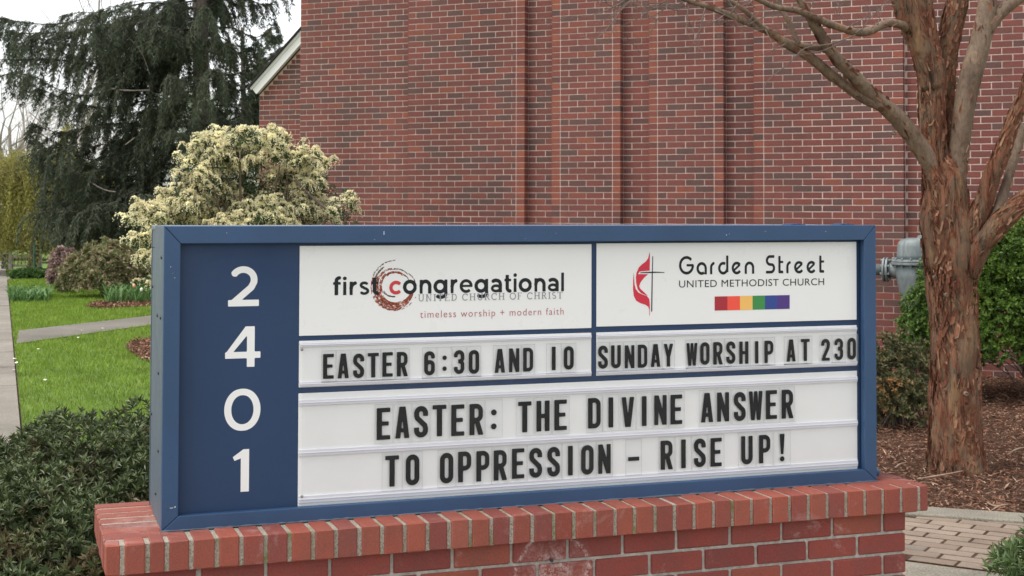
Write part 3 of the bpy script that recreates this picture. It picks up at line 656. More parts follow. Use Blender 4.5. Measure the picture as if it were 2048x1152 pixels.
# numbers 2401
for ch_, bx in (('2', (.1926, .6512, .285, .7715)), ('4', (.1852, .4686, .2909, .5903)), ('0', (.1838, .2776, .2923, .4036)), ('1', (.2105, .0951, .2592, .2219))):
    if ch_ == '1': o = obj('numeral', mesh('numeral', [(.2105, .0331, .1999), (.2155, .0331, .1885), (.2345, .0331, .1950), (.2345, .0331, .0951), (.2592, .0331, .0951), (.2592, .0331, .2219), (.2420, .0331, .2219)], [(0, 1, 2, 6), (2, 3, 4, 5, 6)]), M['digit'], sign)
    elif ch_ == '0':
        V = []; F = []; n = 48
        for k in range(n):
            a = 2*math.pi*k/n
            ex = lambda r: (abs(math.cos(a))**.92*math.copysign(r, math.cos(a)))
            V += [(.23805+ex(.0543), .0331, .3406+.063*math.sin(a)), (.23805+ex(.0333), .0331, .3406+.0435*math.sin(a))]
        for k in range(n): F.append((2*k, 2*k+1, (2*k+3) % (2*n), (2*k+2) % (2*n)))
        o = obj('numeral', mesh('numeral', V, F), M['digit'], sign)
    elif ch_ == '4':
        V, F = contour([P((.52, 1), (.74, 1), (.26, .36), (.2, .22), (.0, .30)), R(.0, .21, .87, .38), R(.53, 0, .72, .50), P((.0, .30), (.53, 1.0), (.74, 1.0), (.20, .30)), R(.53, .3, .72, .6)], .88, 1.0, .02)
        F_2 = F; V = np.array(V); x0, z0, x1, z1 = bx
        # open-apex 4: diagonal, bar and stem
        V, F = contour([P((0, .22), (.0, .33), (.50, 1.0), (.72, 1.0), (.20, .375), (.3, .22)), R(.0, .215, .87, .375), R(.535, 0, .725, 1.0)], .88, 1.0, .02)
        V = np.array(V); o = obj('numeral', mesh('numeral', [(x0+a/.87*(x1-x0), .0331, z0+c*(z1-z0)) for a, c in V], F), M['digit'], sign)
    else:
        V, F = contour([S(arc(.385, .665, .265, .255, 150, 0, 16)+[(.645, .60), (.58, .47), (.16, .10)], .082), R(0.02, 0, .77, .16)], .80, 1.0, .02)
        V = np.array(V); lo = V.min(0); hi = V.max(0); x0, z0, x1, z1 = bx
        o = obj('numeral', mesh('numeral', [(x0+(a-lo[0])/(hi[0]-lo[0])*(x1-x0), .0331, z0+(c-lo[1])/(hi[1]-lo[1])*(z1-z0)) for a, c in V], F), M['digit'], sign)
# white panels
def plate(name, x0, z0, x1, z1, m='white', y=.0295, label=None):
    bb = MB(); bb.box((x0, y, z0), (x1, .0334, z1)); o = bb.build(name, M[m], sign, bevel=.0008, seg=1); 
    if label: o['label'] = label
    return o
lp1 = plate('logo_panel', .4080, .5575, 1.3724, .832, label='white panel lettered first congregational')
lp2 = plate('logo_panel', 1.3905, .5612, 2.3795, .8345, label='white panel lettered garden street')
YP = .0291
def SB_(x0, y0, x1, y1): a = SZ(x0, y0, .0295); b_ = SZ(x1, y1, .0295); return (a[0], a[1], b_[0], b_[1])
# swirl behind the lettering
def swirl():
    rg = np.random.default_rng(4); V = []; F = []; Mi = []
    cx, cz = SZ(790, 572, .0295); k = (SZ(838, 572, .0295)[0]-SZ(742, 572, .0295)[0])/96.
    def dash(r, a, L, w_, mi):
        n = 2; b0 = len(V)
        for j in range(n+1):
            an = a+L/r*j/n
            for s2 in (-.5, .5):
                rr = r+s2*w_*(1 if j == 1 else .45)
                V.append((cx+k*rr*math.cos(an), YP, cz+k*rr*math.sin(an)))
        for j in range(n): F.append((b0+2*j, b0+2*j+1, b0+2*j+3, b0+2*j+2)); Mi.append(mi)
    def band(a0, a1, r0, r1, w0, w1, n, dens=1, mi=0):
        """stroke from angle a0 to a1 (deg), centre radius r0->r1, band width w0->w1 in px"""
        for i in range(n):
            t = rg.random()
            wd_ = w0+(w1-w0)*t; r = r0+(r1-r0)*t+rg.uniform(-.5, .5)*wd_; a = rad(a0+(a1-a0)*t)
            dash(r, a, rg.uniform(2, 5.5), rg.uniform(.7, 1.5), mi if rg.random() > .15 else 1)
    band(85, 150, 50, 48, 1, 3, 34, mi=1); band(150, 235, 47, 47, 2.5, 4, 60); band(235, 330, 47.5, 47, 1.5, 1, 26, mi=1)
    band(40, 100, 34, 33, 1.2, 2, 40, mi=1); band(0, 40, 42, 36, 1, 1.5, 22, mi=1); band(100, 150, 35, 36, 3, 5, 50)
    band(120, 165, 43, 42, 2, 5, 60, mi=1)
    band(150, 215, 38, 38, 7, 14, 260); band(215, 280, 38.5, 40, 17, 15, 520); band(280, 335, 39, 37, 15, 5, 230); band(50, 125, 26.5, 27, 4, 4, 120); band(20, 50, 30, 27.5, 1, 3, 24, mi=1)
    band(125, 200, 29, 29, 5, 5, 110); band(200, 265, 25, 20, 3, 2, 60, mi=1)
    o = obj('swirl_emblem', mesh('swirl', V, F), [M['orange'], M['brownink']], lp1); o.data.polygons.foreach_set('material_index', np.array(Mi, np.int32))
swirl()
YI = YP-.0003
f = SB_(666, 587.7, 758.5, 552.8); stroke_text('lettering', 'first', LOW, .10, (f[0], .6795, f[2], .7365), YI, M['ink2'], lp1, 1., .03)
f = SB_(778.3, 586.3, 801.5, 560.9); stroke_text('lettering', 'c', LOW, .1, (f[0], .6795, f[2], .7365), YI, M['redink'], lp1, 1., .03)
f = SB_(805.7, 579.6, 1127.8, 544.5); stroke_text('lettering', 'ongregational', LOW, .10, (f[0], .6795, f[2], .7400), YI, M['ink2'], lp1, 1., .03)
stroke_text('lettering', 'UNITED CHURCH OF CHRIST', SERIF, .14, (SZ(836, 602)[0], .6555, SZ(1125, 597)[0], .6775), YI-.0003, M['greyink'], lp1, 1., .05)
font_text('lettering', 'timeless worship + modern faith', (SZ(840, 637)[0], .5965, SZ(1127, 630)[0], .6260), YI, M['roseink'], lp1, -.006, 1.18)
f = SB_(1358, 550, 1648, 544); stroke_text('lettering', 'Garden Street', AV, .13, (f[0], .7275, f[2], .7905), YI, M['ink2'], lp2, 1., .035)
font_text('lettering', 'UNITED METHODIST CHURCH', (f[0], .6845, f[2], .7085), YI, M['ink2'], lp2, .0, 1.06)
x0, x1 = 1.8224, 2.1112
for k, nme in enumerate(('bar_red', 'bar_orange', 'bar_yellow', 'bar_green', 'bar_blue', 'bar_purple')):
    a = x0+(x1-x0)*k/6; b_ = x0+(x1-x0)*(k+1)/6
    obj('rainbow_stripe', mesh('stripe', [(a, YI, .6048), (b_, YI, .6048), (b_, YI, .6524), (a, YI, .6524)], [(0, 1, 2, 3)]), M[nme], lp2)
def emblem():
    X = lambda u: 1240+u/4.655; Yp = lambda v: 480+v/4.655
    def poly(pts, m, y, name):
        q = [SZ(X(u), Yp(v), .0295) for u, v in pts]; b_ = contour_poly(q); 
        obj(name, mesh(name, [(a, y, c) for a, c in q], [tuple(range(len(q)))]), m, lp2)
    def contour_poly(q): return q
    tri = mesh_tri = None
    def fill(pts, m, y, name):
        q = [SZ(X(u), Yp(v), .0295) for u, v in pts]
        import mathutils.geometry as mg
        t = mg.tessellate_polygon([[Vector((a, c, 0)) for a, c in q]])
        obj(name, mesh(name, [(a, y, c) for a, c in q], [tuple(k) for k in t]), m, lp2)
    fill([(276, 110), (278, 150), (276, 285), (185, 292), (165, 318), (262, 318), (225, 350), (190, 395), (178, 430), (190, 455), (228, 490), (258, 520), (235, 512), (195, 494), (165, 460), (150, 400), (148, 345), (155, 300), (175, 255), (205, 225), (240, 200), (262, 170)], M['flame'], YI, 'flame_emblem')
    fill([(127, 300), (131, 360), (134, 410), (145, 455), (172, 490), (205, 506), (250, 522), (272, 548), (277, 600), (277, 700), (273, 708), (272, 650), (262, 620), (235, 602), (190, 588), (150, 565), (128, 520), (121, 460), (122, 380)], M['flame'], YI, 'flame_emblem')
    fill([(301, 152), (308, 150), (304, 294), (413, 299), (411, 305), (304, 306), (299, 662), (289, 668), (295, 307), (186, 308), (192, 300), (297, 295)], M['ink2'], YI-.0003, 'cross_emblem')
emblem()
# message boards with plastic track ribs
def board(x0, z0, x1, z1, ribs, label):
    o = plate('message_board', x0, z0, x1, z1, 'whiteback', .031, label)
    for (zc, h) in ribs:
        bb = MB(); bb.box((x0+.001, .0262, zc), (x1-.001, .0309, zc+h)); bb.box((x0+.001, .0240, zc+h*.42), (x1-.001, .02615, zc+h*.58)); bb.build('letter_track', M['rib'], o, bevel=.0006, seg=1)
    return o
b1 = board(.4082, .4005, 1.3725, .5420, ((.4035, .014), (.5235, .012)), 'white board reading easter 6:30 and 10')
b2 = board(1.3903, .4005, 2.3803, .5420, ((.4035, .014), (.5235, .012)), 'white board reading sunday worship at 230')
b3 = board(.4075, .0385, 2.3810, .3825, ((.0500, .022), (.1915, .020), (.3450, .018)), 'white board with the two large lines of the easter message')
def line(text, x_first, pitch, zb, h, brd, board_words, fix=None):
    x = x_first; k = 0
    for ch_ in text:
        if ch_ != ' ':
            V2, F2 = GEO[ch_]; lw = .45*h; yt = .0262
            jx = random.Random(k*7+len(text)).uniform(-.0012, .0012); jz = random.Random(k*13+len(text)).uniform(-.0012, .0012)
            bb = MB(); tw = pitch*.965; tx = x+lw/2-tw/2
            bb.add([(tx+jx, yt, zb-.013), (tx+tw+jx, yt, zb-.013), (tx+tw+jx, yt, zb+h+.012), (tx+jx, yt, zb+h+.012)], [(0, 1, 2, 3)], 0)
            e = .0009
            for q in (((tx+jx, zb-.013), (tx+e+jx, zb+h+.012)), ((tx+tw-e+jx, zb-.013), (tx+tw+jx, zb+h+.012)), ((tx+e+jx, zb+h+.0108), (tx+tw-e+jx, zb+h+.012)), ((tx+e+jx, zb-.013), (tx+tw-e+jx, zb-.0118))):
                bb.box((q[0][0], yt-.0006, q[0][1]), (q[1][0], yt-.0001, q[1][1]), 1)
            bb.add([(x+a*h+jx, yt-.0008, zb+c*h+jz) for a, c in V2], F2, 2)
            o = bb.build('letter_tile', [M['tile'], M['tileedge'], M['ink']], brd)
            nm = {':': 'colon', '-': 'dash', '!': 'exclamation mark'}.get(ch_, ch_)
            o['label'] = 'clear plastic tile with black '+nm
        x += pitch; k += 1
def fitline(text, xl, xr, zb, h, brd, words):
    n = len(text); pitch = (xr-xl-.45*h)/(n-1); line(text, xl, pitch, zb, h, brd, words)
def fitwords(words, zb, h, brd, name):
    for txt, xl, xr in words:
        n = len(txt); pitch = (xr-xl-.45*h)/(n-1) if n > 1 else .45*h/.75; line(txt, xl, pitch, zb, h, brd, name)
px = lambda x, y: SZ(x, y, .0262)[0]
fitwords((('EASTER', px(646, 740), px(815, 740)), ('6:30', px(849, 740), px(958, 740)), ('AND', px(990, 730), px(1066, 730)), ('10', px(1097, 730), px(1147, 730))), .4245, .0745, b1, 'upper')
fitwords((('SUNDAY', px(1196, 740), px(1346, 733)), ('WORSHIP', px(1375, 730), px(1547, 723)), ('AT', px(1573, 722), px(1619, 722)), ('230', px(1643, 720), px(1711.5, 720))), .4235, .0745, b2, 'upper')
fitwords((('EASTER:', px(754, 870), px(1001, 860)), ('THE', px(1037, 862), px(1134, 857)), ('DIVINE', px(1176, 855), px(1365, 848)), ('ANSWER', px(1402, 845), px(1586, 838))), .2310, .0965, b3, 'large')
fitwords((('TO', px(770, 972), px(838, 968)), ('OPPRESSION', px(880, 966), px(1221, 946)), ('RISE', px(1322, 937), px(1444, 934)), ('UP!', px(1483, 931), px(1575, 927))), .0830, .0940, b3, 'large')
line('-', px(1256, 920), .06, .0830, .0940, b3, 'large')
# clear covers in front of the boards, screws, marks
bb = MB(); bb.box((.4165, .0205, .395), (2.3815, .0219, .5465)); bb.build('clear_cover', M['clear'], sign)
bb = MB(); bb.box((.4165, .0205, .034), (2.3815, .0219, .3935)); bb.build('clear_cover', M['clear'], sign)
for x, y in ((604, 699), (604, 993)):
    a = SZ(x, y, .02); bb = MB(); bb.lathe([(.0048, 0), (.0042, .002), (.0015, .003)], 12, Matrix.Translation((a[0], .0204, a[1])) @ Matrix.Rotation(rad(90), 4, 'X')); bb.build('screw', M['steel'], sign)
M['scuff'] = m_simple('scratched_primer', (.6, .62, .63), .6)
_rs = random.Random(77)
for (x, y, w_, h_, m) in tuple((_rs.uniform(340, 1740), _rs.uniform(462, 480), _rs.uniform(.001, .003), _rs.uniform(.0008, .002), _rs.choice(('scuff', 'darkmetal'))) for _ in range(14))+tuple((_rs.uniform(330, 350), _rs.uniform(500, 1040), _rs.uniform(.001, .003), _rs.uniform(.001, .003), _rs.choice(('scuff', 'darkmetal'))) for _ in range(8))+((768, 466, .0022, .011, 'scuff'), (343, 1016, .010, .0018, 'scuff'), (350, 1014, .0035, .004, 'scuff'), (336, 1019, .005, .0014, 'darkmetal'), (1453, 470, .003, .003, 'scuff')):
    a = SZ(x, y, -.0003); bb = MB(); bb.box((a[0]-w_/2, -.0006, a[1]-h_/2), (a[0]+w_/2, -.0001, a[1]+h_/2)); bb.build('paint_scuff', M[m], sign)
# sealant bead along the foot
rg = random.Random(9)
P_ = []; R2 = []
for i in range(160):
    P_.append((-.002+2.444*i/159, -.001+rg.uniform(-.0015, .001), .0005)); R2.append(rg.uniform(.0015, .0042))
V, F = tube(P_, R2, 5); obj('sealant_bead', mesh('bead', V, F, True), M['bluegrey'], sign)
# floodlight knob at the right foot
lamp = empty('spotlight', tuple(SO+sdx*(SW+.022)+sdn*.10+np.array([0, 0, .0])), 'small dark blue lamp housing standing on the cap at the cabinet\'s right foot', 'lamp', rz=YAW)
bb = MB(); bb.lathe([(.0, -.04), (.016, -.038), (.020, -.02), (.024, .02), (.022, .045), (.010, .055), (.0, .056)], 16, Matrix.Translation((.0, 0, .030)) @ Matrix.Rotation(rad(125), 4, 'Y')); bb.build('lamp_housing', M['blue'], lamp, True)
bb = MB(); bb.lathe([(.014, 0), (.014, .006), (.006, .01), (.006, .02)], 12); bb.build('lamp_foot', M['blue'], lamp)

# ================================================================== PLANTS
def scatter_blob(rng, c, r, n, top=-.35, rough=.16, shell=.75):
    """points through the outer volume of a bumpy ellipsoid, with outward normals"""
    d = rdir(rng, int(n*1.8)); d = d[d[:, 2] > top][:n]; r = np.array(r)
    ph = rng.uniform(0, 6, 6)
    f = 1+rough*(np.sin(d[:, 0]*5+ph[0])*np.sin(d[:, 1]*6+ph[1])+.6*np.sin(d[:, 2]*9+ph[2]+d[:, 0]*7)+.45*np.sin(d[:, 1]*15+ph[3])*np.sin(d[:, 0]*13+d[:, 2]*11+ph[4]))
    q = rng.random(len(d)); f = f*(1-(1-shell)*q*q)
    return np.array(c)+d*r*f[:, None], unitv(d/r)
def rosettes(rng, P, A, k, L, W, spread=(.35, 1.1), lv=.3):
    """k leaves around every axis A"""
    n = len(P); az = rng.uniform(0, 6.28, (n, 1))+np.arange(k)[None]*2.399+rng.uniform(-.3, .3, (n, k)); el = rng.uniform(*spread, (n, k))
    ref = np.where(np.abs(A[:, 2:3]) < .9, [[0, 0, 1.]], [[1., 0, 0]]); U1 = unitv(np.cross(A, ref)); U2 = np.cross(A, U1)
    out = U1[:, None]*np.cos(az)[..., None]+U2[:, None]*np.sin(az)[..., None]
    D = A[:, None]*np.cos(el)[..., None]+out*np.sin(el)[..., None]; N = A[:, None]*np.sin(el)[..., None]-out*np.cos(el)[..., None]
    PP = np.repeat(P[:, None], k, 1)+A[:, None]*rng.uniform(-.3, .1, (n, k, 1))*L
    s = rng.uniform(1-lv, 1+lv, (n, k))
    return PP.reshape(-1, 3), D.reshape(-1, 3), N.reshape(-1, 3), (L*s).ravel(), (W*s).ravel()
def stems_from(rng, root, tips, n=26, r0=.008, sag=.1, nseg=4):
    V = []; F = []
    for i in rng.choice(len(tips), n, replace=len(tips) < n):
        t = tips[i]; a = np.array(root)+rng.normal(size=3)*[.08, .08, 0]; m = (a+t)/2+rng.normal(size=3)*.05+[0, 0, sag]
        p, r = catmull([a, a*.6+m*.4+[0, 0, .03], m, t], [r0, r0*.8, r0*.55, r0*.25], 3); v, f = tube(p, r, nseg, cap=False); b = len(V); V += v; F += [tuple(q+b for q in k) for k in f]
    return V, F
M['bark_small'] = m_simple('shrub_stem_bark', (.14, .105, .08), .9, var=.35, vs=30)
def shrub(name, label, cat, blobs, per, k, L, W, m, root, group=None, seed=1, up=.5, spread=(.35, 1.1), rough=.16, shell=.7, stems=30, top=-.35, stem_r=.008, core=True):
    rng = np.random.default_rng(seed); e = empty(name, root, label, cat, group); PP = []; AA = []
    for (c, r, w_) in blobs:
        p, n = scatter_blob(rng, c, r, int(per*w_), top, rough, shell); PP.append(p); AA.append(unitv(n+np.array([0, 0, up])+rng.normal(size=n.shape)*.25))
    P = np.concatenate(PP); A = np.concatenate(AA); ok = P[:, 2] > .02; P = P[ok]; A = A[ok]
    o = obj('foliage', leaf_mesh('foliage', *rosettes(rng, P, A, k, L, W, spread)), m); o.parent = e; o.matrix_parent_inverse = Matrix.Translation(-Vector(root)); o['kind'] = 'stuff'
    V, F = stems_from(rng, root, P-A*L*.5, stems, stem_r)
    o = obj('stems', mesh('stems', V, F, True), M['bark_small']); o.parent = e; o.matrix_parent_inverse = Matrix.Translation(-Vector(root)); o['kind'] = 'stuff'
    return e, P, A, rng
def under(e, o, kind=None):
    o.parent = e; o.matrix_parent_inverse = Matrix.Translation(-e.location)
    if kind: o['kind'] = kind
    return o

# ---- low evergreen shrub left of the plinth
M['andromeda'] = m_leaf('dark_evergreen_leaf', [(.028, .045, .016), (.065, .095, .032), (.10, .135, .050), (.18, .21, .10), (.11, .15, .05)], .42, .15, (.15, .08, .045), .5, 3.2)
c0 = np.array([-1.85, 6.15, .0])
bl = [((-1.75, 6.2, .27), (.62, .75, .48), 1.2), ((-1.45, 6.55, .36), (.42, .5, .43), .8), ((-2.08, 6.15, .26), (.38, .55, .42), .8), ((-1.88, 5.55, .18), (.50, .55, .42), 1.0),
      ((-1.50, 5.45, .12), (.45, .5, .40), .8), ((-1.98, 5.1, .05), (.40, .42, .34), .6), ((-1.65, 4.95, -.02), (.40, .42, .36), .7), ((-1.3, 6.0, .25), (.35, .5, .42), .5), ((-1.7, 6.3, .2), (.45, .5, .38), .7), ((-1.75, 5.4, .08), (.45, .5, .32), .6)]
sh1, P1_, A1_, rg = shrub('evergreen_shrub', 'dense low dark evergreen shrub with small narrow leaves left of the brick plinth', 'shrub', bl, 2100, 9, .034, .0105, M['andromeda'], (-1.8, 5.9, 0), seed=2, rough=.12, shell=.66, stems=140, stem_r=.006)
# a few ivy leaves at its foot
rng_ = np.random.default_rng(6); ivp = np.array([at(1*x, y, 4.75) for x, y in ((118, 1108), (175, 1098), (95, 1135), (160, 1135), (210, 1120), (60, 1120))])
e = empty('ivy_sprig', tuple(ivp[0]*[1, 1, 0]), 'few pale green ivy leaves climbing at the foot of the evergreen shrub', 'ivy')
V = []; F = []
for p in ivp:
    s = rng_.uniform(.013, .018); a0 = rng_.uniform(-.6, .6); lobes = [(0, -.35), (.45, -.5), (.62, .0), (.95, .15), (.5, .42), (.3, 1.1), (-.1, .5), (-.62, .62), (-.42, .1), (-.8, -.25), (-.3, -.3)]
    b_ = len(V); V += [tuple(p+np.array([s*(a*math.cos(a0)-c*math.sin(a0)), -.03+.008*a, s*(a*math.sin(a0)+c*math.cos(a0))])) for a, c in lobes]; F.append(tuple(range(b_, b_+len(lobes))))
M['ivy'] = m_leaf('ivy_leaf', [(.05, .09, .035), (.09, .13, .05)], .4, .2)
for i, f_ in enumerate(F): under(e, obj('leaf', mesh('leaf', [V[q] for q in f_], [tuple(range(len(f_)))]), M['ivy']))

# ---- rhododendron tip at the lower right
M['rhodo'] = m_leaf('rhododendron_leaf', [(.05, .095, .028), (.10, .16, .05), (.16, .23, .085), (.08, .12, .04)], .4, .2, (.09, .10, .03), .5, 5)
shrub('rhododendron_bush', 'green narrow-leaved bush beside the tan pavers at the right edge', 'shrub', [((2.42, 5.75, .12), (.46, .45, .27), 1.2), ((2.28, 5.45, .03), (.40, .40, .24), .8), ((2.62, 6.35, .22), (.30, .3, .22), .35)], 560, 9, .060, .013, M['rhodo'], (2.45, 5.7, 0), seed=4, spread=(.3, 1.25), rough=.2, stems=70, stem_r=.006)

# ---- boxwood hedge masses by the wall
M['box'] = m_leaf('boxwood_leaf', [(.045, .085, .020), (.08, .15, .026), (.17, .27, .042), (.09, .17, .030)], .45, .35, (.42, .54, .085), .4, 2.2)
M['box2'] = m_leaf('bright_boxwood_leaf', [(.045, .09, .024), (.09, .17, .032), (.17, .27, .055), (.08, .14, .03)], .45, .25, (.20, .30, .05), .4, 3)
shrub('boxwood_bush', 'tall rounded boxwood with bright green tips behind the peeling tree\'s right side', 'shrub', [((4.75, 12.5, .78), (.95, .85, .80), 2.4), ((4.15, 12.4, .62), (.55, .6, .62), 1.2), ((5.5, 12.3, .7), (.7, .8, .85), 1.), ((4.55, 12.2, 1.20), (.55, .5, .37), .9), ((4.12, 12.3, 1.02), (.36, .4, .50), .7), ((4.9, 12.1, 1.12), (.5, .4, .45), .7)], 2300, 6, .034, .019, M['box'], (4.7, 12.5, 0), seed=5, spread=(.3, 1.2), rough=.12, stems=90)
shrub('boxwood_bush', 'narrow upright boxwood in front of the grey gas meter', 'shrub', [((3.62, 12.3, .62), (.22, .28, .46), 1.2), ((3.70, 12.3, .95), (.15, .22, .40), .6), ((3.5, 12.35, .60), (.13, .2, .20), .3), ((3.85, 12.3, .5), (.3, .3, .5), 1.)], 800, 6, .034, .017, M['box2'], (3.7, 12.3, 0), seed=6, spread=(.3, 1.0), rough=.22, stems=60)
# ---- small shrub with orange new growth
M['nandina'] = m_leaf('bronze_tipped_leaf', [(.045, .07, .028), (.09, .11, .045), (.15, .15, .065), (.20, .13, .055)], .45, .2, (.42, .20, .075), .4, 3.4)
shrub('bronze_tipped_shrub', 'small shrub with orange new tips between the sign and the peeling tree', 'shrub', [((3.02, 10.9, .30), (.30, .32, .36), 1.2), ((2.72, 10.8, .24), (.34, .35, .33), 1.), ((3.12, 10.9, .14), (.34, .32, .22), .6), ((2.85, 11.0, .52), (.2, .2, .16), .4)], 620, 7, .034, .014, M['nandina'], (2.95, 10.9, 0), seed=7, rough=.25, stems=60)

# ---- flowering pieris behind the sign
M['pleaf'] = m_leaf('pieris_leaf', [(.022, .050, .018), (.04, .075, .026), (.07, .10, .035), (.10, .12, .05)], .4, .2)
M['flower'] = m_leaf('cream_flower', [(.90, .84, .54), (.96, .92, .68), (.94, .89, .60), (.74, .64, .42)], .7, .4, (.70, .58, .38), .2, 4)
pier = empty('flowering_pieris', (-2.15, 11.2, 0), 'large shrub covered in drooping cream flower clusters behind the sign', 'shrub')
rng = np.random.default_rng(12)
PB = [(545, 285, 34), (500, 280, 40), (460, 285, 40), (420, 300, 42), (390, 330, 30), (440, 330, 45), (500, 320, 42), (560, 315, 38), (600, 320, 34), (630, 330, 30), (620, 370, 34), (575, 350, 34),
      (400, 370, 40), (385, 410, 34), (350, 400, 32), (330, 430, 40), (295, 430, 34), (272, 440, 24), (420, 430, 46), (480, 400, 26), (480, 430, 46), (540, 430, 46), (595, 420, 40), (630, 410, 28), (640, 440, 28), (690, 412, 20), (702, 398, 15), (668, 420, 12), (280, 480, 24), (290, 520, 20), (300, 560, 22), (330, 480, 40), (450, 470, 50), (560, 470, 50), (380, 520, 50), (520, 540, 60)]
tips = []; nrm = []
for (x, y, r) in PB:
    Yd = 11.2+rng.uniform(-.45, .45); c = at(x, y, Yd); rr = r*Yd/FPX
    n = int(44*(r/34)**2); p, nn = scatter_blob(rng, c, (rr*.95, rr*1.1, rr*.74), n, -.45, .40, .55)
    tips.append(p); nrm.append(nn)
nfl = sum(len(q) for q in tips)
for i in range(34):                            # leafy inside and back of the crown
    c = np.array([-2.1+rng.uniform(-.62, .62), 11.75+rng.uniform(-.3, .35), rng.uniform(.9, 1.95)]); p, nn = scatter_blob(rng, c, (.3, .3, .24), 60, -.9, shell=.3); tips.append(p); nrm.append(nn)
tips = np.concatenate(tips); nrm = np.concatenate(nrm)
A = unitv(nrm*.6+[0, 0, .8]+rng.normal(size=tips.shape)*.3); tips = tips+A*(rng.random((len(tips), 1))**5*.06)
o = under(pier, obj('foliage', leaf_mesh('foliage', *rosettes(rng, tips-A*.02, A, 6, .050, .015, (.7, 1.8))), M['pleaf']), 'stuff')
lump = np.array([mnoise.noise(Vector(tuple(q*7.0))) for q in tips]); sel = (rng.random(len(tips)) < np.clip(.90+lump*1.3, .15, .99)) & ((np.arange(len(tips)) < nfl) | (rng.random(len(tips)) < .12)); T = tips[sel]; NN = nrm[sel]
BP_ = []; BD = []; BN = []; BL = []
for p, n_ in zip(T, NN):
    for k in range(rng.integers(5, 9)):        # panicles hanging from one twig tip
        az = rng.uniform(0, 6.28); o_ = np.array([math.cos(az), math.sin(az), rng.uniform(-.1, .5)]); L = rng.uniform(.06, .115); m_ = 10
        t = np.linspace(0, 1, m_)[:, None]; path = p+np.array([0, 0, .022])+o_*L*.75*t*(1.25-.5*t)+np.array([0, 0, -1.])*L*.75*t*t
        d = rdir(rng, m_)*.8+[0, 0, -.7]; BP_.append(path+rng.normal(size=(m_, 3))*.002); BD.append(d); BN.append(rdir(rng, m_)); BL.append(rng.uniform(.013, .021, m_)*(1.1-.4*t[:, 0]))
BP_ = np.concatenate(BP_); BD = np.concatenate(BD); BN = np.concatenate(BN); BL = np.concatenate(BL)
under(pier, obj('flower_clusters', leaf_mesh('flowers', BP_, BD, BN, BL, BL*.85, .35, .1), M['flower']), 'stuff')
V = []; F = []
def addtube(P, R, n=7, sub=4, **k):
    p, r = catmull(P, R, sub); v, f = tube(p, r, n, **k); b_ = len(V); V.extend(v); F.extend([tuple(q+b_ for q in j) for j in f])
rt = np.array([-2.2, 11.35, 0])
for (x, y) in ((430, 330), (560, 330), (360, 420), (620, 360), (480, 300), (300, 440), (530, 430), (600, 420), (410, 390), (500, 390)):
    t = at(x, y, 11.25+rng.uniform(-.3, .3)); m1 = rt*.65+t*.35+[rng.uniform(-.1, .1), .1, .1]; m2 = rt*.3+t*.7+[0, .05, .08]; addtube([rt+rng.normal(size=3)*[.07, .07, 0], m1, m2, t], [.026, .019, .012, .005], bump=.2)
addtube([at(590, 360, 11.1), at(640, 408, 11.05), at(668, 418, 11.0), at(700, 405, 11.0)], [.012, .010, .008, .004]); addtube([at(640, 470, 11.1), at(650, 440, 11.05), at(668, 418, 11.0)], [.012, .009, .007])
for i in range(60):
    t = tips[rng.integers(len(tips))]; a = rt*.25+t*.75+[rng.uniform(-.1, .1), .15, -.05]; addtube([a, (a+t)/2+rng.normal(size=3)*.04, t], [.008, .006, .003], 4, 3)
under(pier, obj('stems', mesh('stems', V, F, True), M['bark_small']), 'stuff')

# ================================================================== PEELING-BARK TREE
def m_peel(name, base=True):
    m, t, b = mat(name); p = geo_pos(t, (1, 1, .30)); n1 = noise(t, 11, 9, .75, p, 1.2)
    r = ramp(t, [(.26, (.042, .021, .015)), (.38, (.140, .056, .034)), (.46, (.225, .092, .054)), (.52, (.205, .105, .064)), (.58, (.150, .105, .072)), (.66, (.22, .118, .064)), (.73, (.36, .18, .085)), (.80, (.46, .26, .12))]); t.links.new(n1.outputs[0], r.inputs[0]); c = r.outputs[0]
    n2 = noise(t, 30, 7, .8, geo_pos(t, (1, 1, .12)), .6); v = ramp(t, [(.38, (.16, .13, .12)), (.46, (.85, .82, .80)), (.55, (1.3, 1.26, 1.22)), (.7, (1.8, 1.7, 1.55))]); t.links.new(n2.outputs[0], v.inputs[0])
    n3 = noise(t, 4.2, 7, .7, geo_pos(t, (1, 1, .35)), 1.5); f3 = ramp(t, [(.50, (0, 0, 0)), (.535, (1, 1, 1))]); t.links.new(n3.outputs[0], f3.inputs[0])
    sm = ramp(t, [(.3, (.13, .10, .072)), (.5, (.22, .150, .095)), (.62, (.33, .20, .11)), (.74, (.52, .31, .15))]); t.links.new(noise(t, 8, 4, .6, p, .8).outputs[0], sm.inputs[0])
    c = mixc(t, c, v.outputs[0], 1., 'MULTIPLY'); v2 = ramp(t, [(.36, (.45, .42, .40)), (.5, (1, 1, 1))]); t.links.new(n2.outputs[0], v2.inputs[0])
    c = mixc(t, c, mixc(t, sm.outputs[0], v2.outputs[0], 1., 'MULTIPLY'), math_(t, 'MULTIPLY', f3.outputs[0], .8))
    t.links.new(c, b.inputs['Base Color']); b.inputs['Roughness'].default_value = .85; b.inputs['Specular IOR Level'].default_value = .2
    h = math_(t, 'ADD', n2.outputs[0], math_(t, 'MULTIPLY', n1.outputs[0], .6)); bump(t, b, h, 1., .03); return m
M['peel'] = m_peel('peeling_bark')
